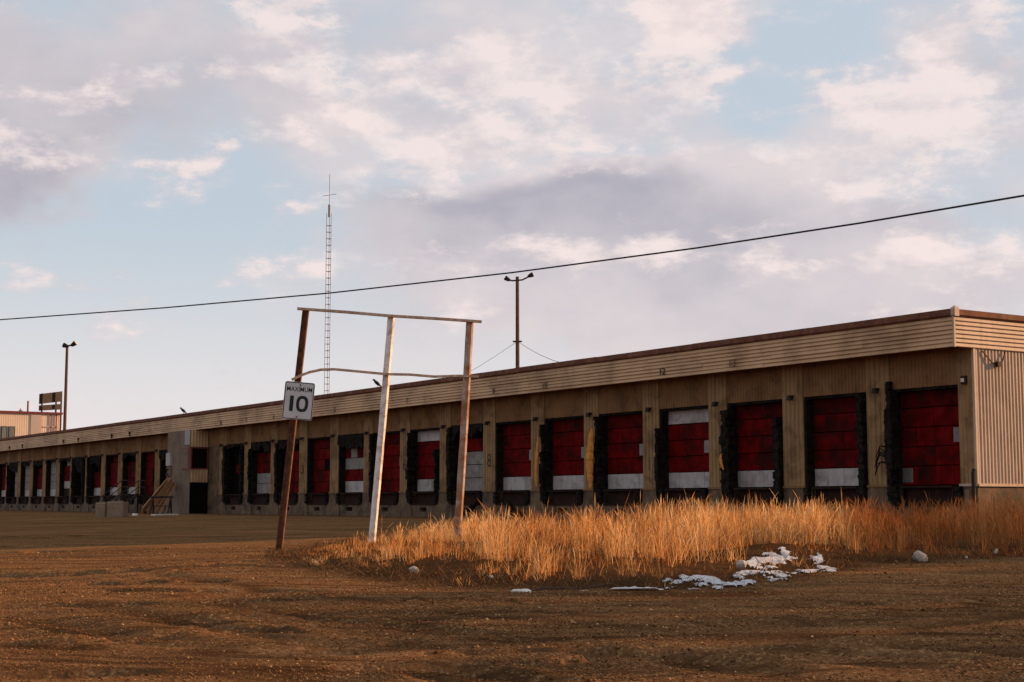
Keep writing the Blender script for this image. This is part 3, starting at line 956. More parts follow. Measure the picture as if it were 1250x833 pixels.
mb = MB(); mb.box(XL, -.02, FY + .13, 14, FT + .02, FT + .10); wpart(mb, 'roof', roof_m)

# stencilled bay numbers: on three pilasters and along the fascia
for k, txt, px, mt, h in [(11, '3', .50, number_m, .52), (8, '6', .52, number_m, .55), (6, '8', .55, number_m, .60), (3, '11', .5, number_f, .5)]:
    xl = X_R - PITCHB * k - OPEN_W - _w
    me = text_mesh(txt, .30 if len(txt) == 1 else .4, h); me.materials.append(mt)
    link('bay_number', me, wh, (xl + _w * px - .15 - WO.x, -WO.y - .062, 2.35 if txt != '11' else 2.0))
for k in (2, 3, 5, 6, 8, 10, 12, 13, 14):
    txt = str(15 - k)
    xc = X_R - PITCHB * k - OPEN_W / 2
    me = text_mesh(txt, .15 + .18 * (len(txt) - 1), .27, .025); me.materials.append(number_m if k == 3 else (number_f if k in (2, 5) else number_m))
    link('bay_number', me, wh, (xc - .25 - WO.x, FY - WO.y - .046, FB + .14))
for xb in (-75.2, -79.2, -87.4, -91.4, -103.6, -107.9):
    mb = MB(); mb.box(-.05, .05, -.06, .0, .0, .30); mb.box(-.16, .16, -.06, .0, .22, .30)
    mb.build('fascia_bracket', steel_d, wh, (xb - WO.x, FY - WO.y - .02, FB + .06))

# projecting stair block
BX0, BX1, BY = -66.4, -62.25, -1.28
mb = MB(); mb.box(BX0, BX1, BY, -.05, -.3, FB + .0); wpart(mb, 'stair_block', stucco)
sx = BX1 + .001
mb = MB(); mb.box(BX1, sx + .03, BY + .03, -.06, .0, 2.02); wpart(mb, 'doorway', dark_in)
mb = MB(); mb.box(BX1, sx + .03, BY + .10, -.10, 2.95, 4.22); sw = wpart(mb, 'stair_window', dark_in)
fm = MB()
for y0, y1, z0, z1 in [(BY + .03, BY + .12, 2.86, 4.32), (-.13, -.05, 2.86, 4.32), (BY + .12, -.13, 2.86, 2.95), (BY + .12, -.13, 4.22, 4.32)]:
    fm.box(BX1, sx + .07, y0, y1, z0, z1)
fm.v = [(p[0] - WO.x, p[1] - WO.y, p[2]) for p in fm.v]
fm.build('window_frame', red_trim, sw)
for z0, z1 in ((2.02, 2.86), (4.32, FB - .01)):
    rb = ribbed_mb(-.05 - BY - .02, z0 + .005, z1 - .005, .2, .05); rb.v = [(sx + .015 - p[1], BY + .02 + p[0], p[2]) for p in rb.v]
    wpart(rb, 'ribbed_panel', tan_fascia)
fm = MB(); fm.bbox(BX1 - 1.35, BX1 - .10, BY - .05, BY, 2.84, 4.30, .02); fm.bbox(BX1 - 1.22, BX1 - .22, BY - .06, BY - .05, 2.96, 4.18, .01, 1); wpart(fm, 'boarded_window', [red_trim, stucco])
mb = MB(); mb.bbox(BX1 - .95, BX1 - .02, BY - .03, BY, 4.45, FB - .02, .01); wpart(mb, 'pale_patch', galv)
mb = MB(); mb.bbox(BX0 + .15, BX0 + .95, BY - .16, BY, 3.15, 4.0, .02); wpart(mb, 'meter_box', white_p)
mb = MB(); mb.bbox(BX0 + .2, BX0 + .9, BY - .14, BY, 2.45, 3.05, .02)
mb.tube([(BX0 + .55 + .2 * math.cos(a), BY - .17, 2.75 + .22 * math.sin(a)) for a in [math.radians(50 + q * 26) for q in range(11)]], .05, 6, 1); wpart(mb, 'meter_box', [stucco, steel_d])

# ------------------------------------------------------------------ sign frame and the speed sign
base_l, base_m = on_ground(340, 672), on_ground(452, 668)
fdir = Vector((base_m.x - base_l.x, base_m.y - base_l.y, 0))
pn = Vector((-.10, .28, 0)) + Vector((R2[0], R2[1], 0))        # the frame runs nearly across the view
pn = Vector((R2[0] + V2[0] * .06, R2[1] + V2[1] * .06, 0)).normalized()
nrm = Vector((pn.y, -pn.x, 0))                                    # towards the camera


def on_frame(px, py, off=0.):
    d = ray(px, py); o = base_l + nrm * off
    return EYE + d * ((o - EYE).dot(nrm) / d.dot(nrm))


fr = tag(empty('sign_frame', base_l), 'leaning three-post empty sign frame of rusty and peeling white timber in dry grass', 'sign frame')
FO = base_l


def fpart(mb, name, mat, parent=None, root=None, org=None):
    g = org if org is not None else FO
    mb.v = [(p[0] - g.x, p[1] - g.y, p[2] - g.z) for p in mb.v]
    return mb.build(name, mat, parent or fr)


# rusty channel post
a, b = on_frame(340, 676), on_frame(373.5, 379)
a = a - (b - a).normalized() * .25
mb = MB(); t = (b - a).normalized(); sx = pn
mb.beam(a, b, .055, .15, pn); post = fpart(mb, 'post', rust)
for s in (-1, 1):
    mb = MB(); mb.beam(a + pn * .062 * s + nrm * .03, b + pn * .062 * s + nrm * .03, .10, .022, pn)
    o = fpart(mb, 'post_flange', rust if s < 0 else rust_lit, fr)


def timber(a, b, wd, mats, name='post', seed=0):
    """squared timber with chipped, slightly wandering edges; faces: left/front pale, sun side second material"""
    r = random.Random(seed); a, b = Vector(a), Vector(b); t = (b - a).normalized()
    u = (pn * .80 + nrm * .60).normalized(); u = (u - t * u.dot(t)).normalized(); v = t.cross(u).normalized()
    n = 26; vs = []; f = []
    for i in range(n + 1):
        q = i / n; c = a.lerp(b, q) + pn * (math.sin(q * 3) * .012)
        for j in range(8):
            an = math.pi / 4 * j + math.pi / 8
            rr = wd * .54 * (1 + r.uniform(-.03, .03))
            m = max(abs(math.cos(an)), abs(math.sin(an)))
            rr = wd * .5 / m * (1 - (.04 if r.random() > .12 else r.uniform(.05, .14)))
            vs.append(c + u * (math.cos(an) * rr) + v * (math.sin(an) * rr))
    mi = []
    m = MB()
    m.v = [tuple(p) for p in vs]
    for i in range(n):
        for j in range(8):
            j2 = (j + 1) % 8
            m.f.append((i * 8 + j, i * 8 + j2, (i + 1) * 8 + j2, (i + 1) * 8 + j)); m.mi.append(0)
    m.f.append(tuple(range(8))[::-1]); m.f.append(tuple(n * 8 + j for j in range(8))); m.mi += [0, 0]
    return m


a, b = on_frame(451, 678), on_frame(477.5, 388)
tag(fpart(timber(a - Vector((0, 0, .3)), b, .165, 0, seed=4), 'post', white_wood), 'peeling white painted middle post')
a, b = on_frame(556, 676), on_frame(573.5, 393)
half_m = material('half_peeled_post', (.44, .34, .30), (.30, .13, .058), .8, 3.2, True, .35, 55, dirt=(.22, .085, .033), dirt_amt=.95, dscale=2.6)
tag(fpart(timber(a - Vector((0, 0, .3)), b, .17, 0, seed=9), 'post', half_m), 'half peeled rust stained post')
pts = [on_frame(x, y, .10) for x, y in [(363, 377), (420, 381), (478, 386), (530, 389), (588, 393)]]
mb = MB()
for i in range(4):
    mb.beam(pts[i], pts[i + 1], .10, .055, (0, 0, 1))
tag(fpart(mb, 'top_rail', rail_m), 'thin weathered top rail')
pts = [on_frame(x, y, .12) for x, y in [(356, 464), (366, 459), (378, 454.5), (392, 451.5), (408, 451), (430, 453), (472, 457), (500, 457.5), (530, 460), (560, 459), (584, 460)]]
mb = MB()
for i in range(len(pts) - 1):
    mb.beam(pts[i], pts[i + 1] + (pts[i + 1] - pts[i]) * .02, .08, .05, (0, 0, 1))
tag(fpart(mb, 'middle_rail', rail_m), 'warped thin middle rail')

# the sign plate, hung on the left post; slightly tilted
tl, tr, br_, bl = [on_frame(x, y, .17) for x, y in [(348, 465), (384.3, 468.2), (381, 514), (344.3, 511)]]
sc = (tl + tr + br_ + bl) / 4
ux = ((tr - tl) + (br_ - bl)).normalized(); uz = ((tl - bl) + (tr - br_)).normalized()
SW, SH = ((tr - tl).length + (br_ - bl).length) / 2, ((tl - bl).length + (tr - br_).length) / 2
uy = ux.cross(uz).normalized() * -1
uy = uz.cross(ux).normalized()                                   # away from the viewer
uz = ux.cross(uy).normalized()
sgn = tag(empty('speed_limit_sign', sc), 'white speed limit sign reading MAXIMUM 10 on the rusty post', 'traffic sign')
sgn.rotation_euler = Matrix((ux, uy, uz)).transposed().to_euler()


def rrect(w, h, r, y0, y1, hole=None):
    def loop(w, h, r):
        o = []
        for cx, cz, a0 in ((w / 2 - r, h / 2 - r, 0), (-w / 2 + r, h / 2 - r, 90), (-w / 2 + r, -h / 2 + r, 180), (w / 2 - r, -h / 2 + r, 270)):
            for q in range(5):
                a = math.radians(a0 + q * 22.5); o.append((cx + r * math.cos(a), cz + r * math.sin(a)))
        return o
    m = MB(); L = loop(w, h, r); n = len(L)
    if hole is None:
        m.add([(x, y0, z) for x, z in L] + [(x, y1, z) for x, z in L], [tuple(range(n))[::-1], tuple(range(n, 2 * n))] + [(i, (i + 1) % n, n + (i + 1) % n, n + i) for i in range(n)])
    else:
        I = loop(w - 2 * hole, h - 2 * hole, max(.005, r - hole))
        m.add([(x, y0, z) for x, z in L] + [(x, y0, z) for x, z in I] + [(x, y1, z) for x, z in L] + [(x, y1, z) for x, z in I],
              [(i, n + i, n + (i + 1) % n, (i + 1) % n) for i in range(n)] + [(i, (i + 1) % n, 2 * n + (i + 1) % n, 2 * n + i) for i in range(n)]
              + [(n + i, 3 * n + i, 3 * n + (i + 1) % n, n + (i + 1) % n) for i in range(n)])
    return m


rrect(SW, SH, .05, -.004, .004).build('plate', sign_w, sgn)
rrect(SW - .016, SH - .016, .045, -.0075, -.003, .017).build('border', sign_k, sgn)
me = text_mesh('MAXIMUM', SW * .84, SH * .125, .004); me.materials.append(sign_k); link('lettering', me, sgn, (-SW * .42, -.008, SH * .245))
me = text_mesh('1', SW * .125, SH * .41, .02); me.materials.append(sign_k); link('digit', me, sgn, (-SW * .29, -.008, -SH * .285))


def zero_digit(w, h, s):
    m = MB(); n = 28; o, i_ = [], []
    for q in range(n):
        a = 2 * math.pi * q / n; e = 2 / 2.6
        cx = math.copysign(abs(math.cos(a)) ** e, math.cos(a)); cz = math.copysign(abs(math.sin(a)) ** e, math.sin(a))
        o.append((cx * w / 2, 0, cz * h / 2)); i_.append((cx * (w / 2 - s), 0, cz * (h / 2 - s)))
    return m.add(o + i_, [(q, n + q, n + (q + 1) % n, (q + 1) % n) for q in range(n)])


z0 = zero_digit(SW * .40, SH * .43, SW * .10).build('digit', sign_k, sgn, (SW * .13, -.008, -SH * .075))
for s in (-1, 1):
    MB().tube([(.0 + .01 * s, -.004, s * SH * .425), (.01 * s, -.018, s * SH * .425)], .016, 8).build('bolt', steel_d, sgn)
mb = MB(); mb.box(-.03, .03, .004, .10, SH * .38, SH * .44); mb.box(-.03, .03, .004, .10, -SH * .44, -SH * .38); mb.build('bracket', rust, sgn)

# ------------------------------------------------------------------ poles, mast, cables
def light_pole(px, ptop, dep, label, heads, guys=()):
    top = at_depth(px, ptop, dep)
    bx, by = top.x, top.y
    root = tag(empty('light_pole', (bx, by, 0)), label, 'light pole', 'wooden floodlight poles behind the warehouse')
    H = top.z
    r = .13 if dep < 120 else .19
    MB().tube([(0, 0, -.3), (.03, 0, H * .5), (0, 0, H)], [r * 1.25, r * 1.05, r * .85], 10).build('pole', pole_m, root)
    s = dep / FH
    Rr = Vector((R2[0], R2[1], 0))
    arm = MB(); pts = [Rr * (x * s) + Vector((0, 0, H + z * s)) for x, z in heads['arm']]
    arm.tube(pts, .055 * dep / 96, 6); arm.build('cross_arm', steel_d, root)
    for hx, hz, ang in heads['lamps']:
        c = Rr * (hx * s) + Vector((0, 0, H + hz * s))
        q = .36 * dep / 96
        h = MB(); d = (Rr * math.cos(ang) + Vector((0, 0, math.sin(ang)))).normalized()
        h.tube([c - d * q * .5, c - d * q * .3, c + d * q * .25, c + d * q * .5], [q * .16, q * .30, q * .42, q * .46], 10)
        hd = h.build('floodlight', steel_d, root, None, True)
        MB().tube([c + d * q * .5, c + d * q * .56], [q * .40, q * .36], 10).build('lens', lamp_m, hd)
    for zz in (heads.get('bolt', None),):
        if zz:
            MB().beam(Rr * -.3 + Vector((0, 0, H + zz * s)), Rr * .3 + Vector((0, 0, H + zz * s)), .1, .1).build('bracket', steel_d, root)
    for gx, gy, gd in guys:
        e = at_depth(gx, gy, gd) - Vector((bx, by, 0))
        st = Vector((0, 0, H + heads['bolt'] * s))
        MB().tube([st.lerp(e, q / 8) - Vector((0, 0, .9 * math.sin(math.pi * q / 8))) for q in range(9)], .014, 4).build('service_wire', cable_m, root)
    return root


light_pole(631.5, 338, 98, 'tall wooden floodlight pole with lamps on both ends of its crossarm', {'arm': [(-12, -3.5), (-6, -5), (0, -4.5), (6, -4), (12, -1), (15, 1.5)],
           'lamps': [(-12, -3, math.radians(150)), (16, 1.5, math.radians(25))], 'bolt': -80}, [(470, 486, 130), (790, 436, 62)])
light_pole(82, 423, 178, 'wooden floodlight pole with lamps bunched at the top near the far cladded building', {'arm': [(-2, 0), (0, 0), (3, 1), (6, 2)],
           'lamps': [(-1.5, .5, math.radians(160)), (7.5, 2.5, math.radians(35))]})

mt = at_depth(402.5, 213, 132)
mast = tag(empty('antenna_mast', (mt.x, mt.y, 0)), 'slender lattice antenna mast rising behind the warehouse roof', 'antenna mast')
s = 132 / FH
zt = at_depth(402, 262, 132).z
R3 = Vector((R2[0], R2[1], 0)); V3 = Vector((V2[0], V2[1], 0))
legs = [R3 * -.22 + V3 * -.13, R3 * .22 + V3 * -.13, V3 * .26]
for l in legs:
    MB().tube([l + Vector((0, 0, -.2)), l * .9 + Vector((0, 0, zt))], .024, 6).build('mast_leg', mast_m, mast)
br = MB(); z = .5; i = 0
while z < zt - .8:
    for j in range(3):
        p, q = legs[j], legs[(j + 1) % 3]
        br.beam(p + Vector((0, 0, z)), q + Vector((0, 0, z)), .034, .034)
    z += .58
tag(br.build('lattice_bracing', mast_m, mast), kind='stuff')
MB().tube([Vector((0, 0, zt - .3)), Vector((0, 0, zt + .8))], .10, 8).build('mast_head', mast_m, mast)
MB().tube([Vector((0, 0, zt + .8)), Vector((0, 0, mt.z))], .022, 6).build('whip_antenna', mast_m, mast)
zc_ = at_depth(402, 239, 132).z
MB().tube([R3 * -.55 + Vector((0, 0, zc_ - .08)), R3 * .62 + Vector((0, 0, zc_ + .1))], .022, 6).build('cross_element', mast_m, mast)

# overhead cable between two utility poles standing outside the picture
cab_px = [(0, 390.5, 62), (200, 376, 57.5), (402, 358, 53), (625, 333, 48.2), (850, 303, 43.5), (1050, 272.5, 39.3), (1250, 239, 35)]
cp = [at_depth(*p) for p in cab_px]
dl = (cp[0] - cp[1]); drr = (cp[-1] - cp[-2])
endl = cp[0] + Vector((dl.x, dl.y, dl.z * .2 + .15)) * 1.1
endr = cp[-1] + drr * 1.0
mb = MB(); mb.tube([endl, cp[0].lerp(endl, .5) - Vector((0, 0, .02))] + cp + [cp[-1].lerp(endr, .5), endr], .026, 6)
mb.v = [(p[0] - cp[3].x, p[1] - cp[3].y, p[2] - cp[3].z) for p in mb.v]
tag(mb.build('overhead_cable', cable_m, None, cp[3]), 'single black overhead cable crossing the cloudy sky', 'cable')
for e, lab in ((endl, 'utility pole carrying the low end of the overhead cable'), (endr, 'utility pole carrying the high end of the overhead cable')):
    g = tz(e.x, e.y)
    up = tag(empty('utility_pole', (e.x, e.y, g)), lab, 'utility pole', 'utility poles of the overhead cable')
    MB().tube([(0, 0, -.3), (0, 0, e.z - g + .8)], [.16, .11], 10).build('pole', pole_m, up)
    MB().tube([(0, 0, e.z - g - .06), (0, 0, e.z - g + .08)], .14, 8).build('insulator', galv, up)

# ------------------------------------------------------------------ far building and billboard beyond the left end
OBX = at_depth(72, 540, 200.0).x                                  # its lit wall stands square to the warehouse


def on_X(px, py):
    d = ray(px, py)
    return EYE + d * ((OBX - EYE.x) / d.x)


o72 = on_X(72, 540)
ob = tag(empty('cladded_building', (OBX, o72.y, 0)), 'peach clad flat roofed building with red trim beyond the warehouse', 'building')
ob.rotation_euler = (0, 0, math.pi / 2)                           # local X runs along world Y, local -Y faces +X


def lx(px):
    return on_X(px, 530).y - o72.y


ztp = on_X(72, 504).z
XM = -26.0
rb = ribbed_mb(-XM, 0, ztp - .25, .30, .008); rb.v = [(p[0] + XM, p[1], p[2]) for p in rb.v]; rb.build('wall', off_wall, ob)
MB().box(XM, 0, .02, 20, 0, ztp - .3).build('wall_core', off_wall, ob)
MB().box(lx(37), lx(50), -.09, -.061, 0, ztp - .27).build('grey_wall_strip', off_wall2, ob)
MB().box(XM - .2, .35, -.25, 20.2, ztp - .25, ztp + .02).build('roof_trim', red_trim, ob)
for x0, x1 in ((-9, -1), (1, 8), (10, 18)):
    zb0, zb1 = on_X(8, 540).z, on_X(8, 520.6).z
    wf = MB().box(lx(x0), lx(x1), -.16, -.03, zb0, zb1).build('window', steel_d, ob)
    MB().box(lx(x0) + .08, lx(x1) - .08, -.175, -.16, zb0 + .08, zb1 - .08).build('pane', win_glass, wf)
for x in (61.5, 68):
    MB().box(lx(x) - .06, lx(x) + .06, -.14, -.062, 0, ztp - .26).build('downpipe', red_trim, ob)
MB().box(lx(50), lx(71), -.10, -.062, ztp - 2.0, ztp - 1.86).build('wall_rail', off_wall2, ob)
MB().tube([(lx(40.5), 3, ztp), (lx(40.5), 3, on_X(40, 488).z)], .12, 8).build('vent_pipe', red_trim, ob)
mb = MB(); mb.box(lx(25.5), lx(29), 1, 1.5, ztp, ztp + .25); mb.tube([(lx(27.2), 1.2, ztp + .2), (lx(27.2), 1.2, ztp + .45)], .12, 8); mb.build('roof_vent', galv, ob)

BD = 235.0
bb_c = at_depth(58, 520, BD); s = BD / FH
bb = tag(empty('billboard', (bb_c.x, bb_c.y, 0)), 'two dark stacked billboard panels on posts seen from behind', 'billboard')
bb.rotation_euler = (0, 0, math.atan2(R2[1], R2[0]) + math.radians(0))
for (y00, y01, y10, y11) in ((493.3, 481, 488.5, 476), (501.5, 495, 498.5, 491.7)):
    z = lambda py: at_depth(58, py, BD).z
    m = MB()
    p = [(-11 * s, -.2, z(y00)), (10.3 * s, 2.6, z(y10)), (10.3 * s, 2.6, z(y11)), (-11 * s, -.2, z(y01))]
    q = [(a, b + .25, c) for a, b, c in p]
    m.add(p + q, [(0, 1, 2, 3), (7, 6, 5, 4), (0, 4, 5, 1), (1, 5, 6, 2), (2, 6, 7, 3), (3, 7, 4, 0)])
    pan = m.build('panel', board_m, bb)
    for t in (.14, .70):
        x = -11 * s + 21.3 * s * t
        MB().box(x - .12, x + .12, -.42 + 2.8 * t, -.22 + 2.8 * t, z(y00) + .1 + t * .5, z(y11) - .1 - (1 - t) * .5).build('stiffener', steel_d, pan)
for t in (.10, .72, .95):
    x = -11 * s + 21.3 * s * t
    MB().box(x - .11, x + .11, -.2 + 2.8 * t + .26, .05 + 2.8 * t + .26, 0, at_depth(58, 484 - 4 * t, BD).z).build('post', rust, bb)

# ------------------------------------------------------------------ birds on the roof edge
def crow(px, label, flip):
    d = ray(px, 500); p = on_Y(px, 500, FY + .05)
    root = tag(empty('crow', (p.x, FY + .05, FT + .222)), label, 'bird', 'crows on the roof edge')
    m = MB()
    ax = Vector((R2[0], R2[1], 0)) * flip; up = Vector((0, 0, 1))
    prof = [(.20, -.02, .012), (.10, .05, .05), (.02, .12, .085), (-.06, .18, .095), (-.13, .245, .075), (-.17, .285, .055), (-.20, .325, .058), (-.235, .345, .045), (-.262, .342, .018), (-.31, .325, .006)]
    pts = [ax * -a + up * (b + .06) for a, b, r in prof]
    m.tube(pts, [r for a, b, r in prof], 10)
    m.build('body', crow_m, root, None, True)
    for sgn_ in (-1, 1):
        q = V3 * .03 * sgn_
        MB().tube([q + ax * .03 + up * .17, q + ax * .01 + up * .06, q + up * .0], .009, 5).build('leg', crow_m, root)
    return root


crow(224.5, 'small dark bird perched on the roof edge near the grey stair block', -1)
crow(461.0, 'small dark bird perched on the roof edge beside the white post', -1)

# ------------------------------------------------------------------ clutter at the foot of the stair block
for px0, px1, lab, hh in ((116, 128.5, 'narrower concrete block beside the metal staircase', 17.0), (129.5, 149.5, 'wider concrete block beside the metal staircase', 18.2)):
    a, b = on_ground(px0, 631.5), on_ground(px1, 631.5)
    g = (a + b) / 2; wv = (b - a); L = Vector((wv.x, wv.y, 0)).length
    cb = tag(empty('concrete_block', g), lab, 'concrete block', 'concrete blocks in the yard')
    cb.rotation_euler = (0, 0, math.atan2(wv.y, wv.x) + .04)
    H = hh * (g - EYE).length / FH
    m = MB(); m.bbox(-L / 2, L / 2, 0, .7, -.12, H, .05); m.build('block', conc_light, cb)
    m = MB(); m.box(-L * .28, -L * .12, .2, .5, H - .01, H + .05); m.box(L * .1, L * .28, .2, .5, H - .01, H + .05); m.build('lifting_knob', conc_light, cb)

st_x = -73.6
sc_ = tag(empty('metal_staircase', (st_x, -1.6, 0)), 'dark metal staircase with pipe handrails against the loading dock', 'staircase')
run, rise = 5.2, 1.3
for y in (-.75, .45):
    MB().beam((-run + 1.2, y, .02), (1.2, y, rise), .06, .24).build('stringer', steel_d, sc_)
    m = MB()
    m.tube([(-run + 1.2, y, .02), (-run + 1.2, y, .95), (1.2, y, rise + .95), (2.6, y, rise + .95), (2.6, y, rise - .2)], .035, 6)
    m.tube([(-run + 1.2, y, .5), (1.2, y, rise + .5), (2.6, y, rise + .5)], .028, 6)
    m.tube([(1.2, y, 0), (1.2, y, rise + .95)], .03, 6)
    m.tube([(-1.4, y, .5), (-1.4, y, 1.62)], .03, 6)
    m.build('handrail', steel_d, sc_)
for q in range(7):
    t = (q + .7) / 7.4
    MB().box(-run + 1.2 + run * t - .14, -run + 1.2 + run * t + .14, -.73, .43, rise * t + .06, rise * t + .10).build('tread', brown_l, sc_)
MB().box(1.2, 2.7, -.78, .5, rise - .06, rise).build('landing', brown_l, sc_)
m = MB(); [m.box(x - .05, x + .05, y - .05, y + .05, -.1, rise - .06) for x in (1.3, 2.6) for y in (-.7, .4)]; m.build('leg', steel_d, sc_)

# planks leaning on a trestle in front of the stair block
tr_c = on_ground(196, 628)
trs = tag(empty('trestle', tr_c), 'low dark trestle under the leaning planks', 'trestle')
for q, (x, zz) in enumerate(((-.55, .0), (.55, .0))):
    m = MB(); m.beam((x, -.5, -.02), (x + .05, 0, 1.02), .09, .09); m.beam((x, .5, -.02), (x + .05, 0, 1.02), .09, .09); m.build('leg', steel_d, trs)
MB().beam((-.75, 0, 1.05), (.75, 0, 1.05), .12, .12).build('top_bar', steel_d, trs)
MB().beam((-.6, -.25, .5), (.6, -.25, .5), .06, .06).build('brace', steel_d, trs)
trs.rotation_euler = (0, 0, math.atan2(R2[1], R2[0]))
for i, (x0, x1, xt, yt, wd, lab) in enumerate([(170, 0, 203, 591, .80, 'widest brown board leaning beside the grey stair block'), (176.5, 0, 209.5, 586.5, .42, 'brown plank leaning between the widest board and the pale planks'),
                                               (186, 0, 213, 589, .20, 'pale narrow plank leaning next to the outermost one'), (192, 0, 217, 588, .17, 'outermost pale narrow plank leaning at the stair block')]):
    a = on_ground(x0 + 3, 627.5); dep = (a - EYE).length
    b = EYE + ray(xt, yt) * (dep + .8)
    a = a + Vector((0, 0, .02))
    m = MB(); m.beam(Vector((0, 0, 0)), b - a, wd, .06, Vector((V2[0], V2[1], .5)))
    tag(m.build('wooden_plank', wood_pl, None, a), lab, 'plank', 'planks leaning by the stair block')
a, b = on_ground(187, 629.8), on_ground(215.5, 629.2)
m = MB(); m.beam(Vector((0, 0, .05)), b - a + Vector((0, 0, .05)), .35, .07); tag(m.build('white_board', litter_m, None, a), 'white board lying flat on the gravel below the planks', 'board')
a = on_ground(164.5, 630)
m = MB(); m.bbox(-.18, .18, -.1, .12, -.02, .14, .04); tag(m.build('white_scrap', litter_m, None, a), 'small white scrap on the gravel beside the trestle', 'litter')

# old rubber flaps on the dock wall
for px, py, q, lab in ((573, 620, 1, 'curved black rubber flap on the dock wall behind the half peeled post'), (630, 626, -1, 'black rubber flap slumped against the dock wall above the tall grass')):
    p = on_Y(px, py, -.22)
    m = MB(); rows = []
    for i in range(9):
        t = i / 8; an = math.radians(-80 + 130 * t)
        c = Vector((q * (-.75 + 1.5 * t), -.05 * math.sin(t * 3), .42 * (1 - math.sin(math.pi * (t * .75 + .25))) - .05 + (.28 * t if q < 0 else 0)))
        rows.append(c)
    m.tube(rows, [.10, .13, .15, .16, .16, .16, .15, .12, .09], 7)
    tag(m.build('rubber_flap', black_r, None, (p.x, -.30, max(.15, p.z - .15))), lab, 'rubber flap')


# ------------------------------------------------------------------ stones and litter
def rock(px, py, wpx, hpx, label, seed, mat=stone_m, name='rock'):
    g = on_ground(px, py); s = (g - EYE).length / FH
    r = np.random.default_rng(seed)
    import bmesh
    bm = bmesh.new(); bmesh.ops.create_icosphere(bm, subdivisions=2, radius=1)
    pl = [(Vector(r.normal(size=3)).normalized(), r.uniform(.5, .85)) for _ in range(9)]
    for v in bm.verts:
        n = v.co.normalized(); d = 1.0
        for pn_, k in pl:
            c = n.dot(pn_)
            if c > 0:
                d = min(d, k / max(c, .05))
        d *= 1 + .05 * float(vnoise(n.x * 4 + seed, n.y * 4 + n.z * 3, 2))
        v.co = Vector((n.x * d * wpx * s / 2, n.y * d * wpx * s / 2.3, n.z * d * hpx * s * .70 + hpx * s * .22))
    me = bpy.data.meshes.new(name); bm.to_mesh(me); bm.free(); me.materials.append(mat)
    o = link(name, me, None, g); o.rotation_euler = (0, 0, math.atan2(R2[1], R2[0]))
    return tag(o, label, 'stone', 'stones along the edge of the grass')


rock(1124, 685, 19, 15, 'pale grey boulder in front of the reddish weeds by the building corner', 3)
rock(905, 695, 17, 12, 'pale stone in the grass between the snow patches', 5)
rock(505, 699, 14, 8, 'rounded pale stone at the grass edge between the white and half peeled posts', 8)
rock(1216, 676, 7, 7, 'small cream stone lying beyond the pale grey boulder', 11)
rock(1180, 682, 4, 3, 'tiny cream stone on the gravel near the pale grey boulder', 12)
rock(600, 706, 7, 5, 'small bright stone at the grass edge below the half peeled post', 14)
g = on_ground(636, 723)
m = MB(); n = 14
vs = []
for zz, rr in ((-.01, .9), (.012, 1.0), (.028, .8), (.03, .3)):
    for q in range(n):
        an = 2 * math.pi * q / n; vs.append((math.cos(an) * .135 * rr, math.sin(an) * .07 * rr, zz + .01 * math.sin(an * 2)))
m.add(vs, [(r * n + q, r * n + (q + 1) % n, (r + 1) * n + (q + 1) % n, (r + 1) * n + q) for r in range(3) for q in range(n)] + [tuple(3 * n + q for q in range(n))])
o = m.build('white_litter', litter_m, None, g); o.rotation_euler = (0, 0, math.atan2(R2[1], R2[0]) + .1); tag(o, 'flattened white scrap on bare gravel at the end of a thin stick', 'litter')
a, b = on_ground(648, 721.5), on_ground(748, 716)
m = MB(); pts = [Vector((0, 0, 0))]
for q in range(1, 9):
    p = a.lerp(b, q / 8); pts.append(Vector((p.x, p.y, tz(p.x, p.y) + .015 + .012 * math.sin(q))) - a)
m.tube(pts, [.014] * 8 + [.006], 6); tag(m.build('stick', pole_m, None, a), 'thin dark stick lying along the front edge of the grass', 'stick')


# ------------------------------------------------------------------ snow along the shaded front of the bank
def snow_field(x, y):
    fld = fbm((x * R2[0] + y * R2[1]) * 4.6, (x * V2[0] + y * V2[1]) * 2.8, 5, 61)
    band = np.zeros_like(x)
    for px, py, a, b, amp in SNOW:
        cx, cy = SNOWC[(px, py)]
        u = ((x - cx) * R2[0] + (y - cy) * R2[1]) / a; v = ((x - cx) * V2[0] + (y - cy) * V2[1]) / b
        band = np.maximum(band, amp * np.exp(-(u * u + v * v)))
    return np.where(band > .10, (fld - .47) * 2.3 + band - .25, -1.0)


SNOW = [(952, 698, .40, .75, .48), (974, 694, .40, .80, .50), (990, 694, .30, .6, .42), (1008, 697, .24, .4, .36), (850, 713, .40, .40, .46), (882, 713, .36, .4, .40), (790, 721, .50, .26, .44), (830, 718, .45, .28, .42),
        (912, 709, .34, .4, .36), (748, 722, .42, .18, .40), (934, 706, .34, .45, .38), (700, 724, .30, .10, .34)]
SNOWC = {(q[0], q[1]): on_slope(q[0], q[1]) for q in SNOW}


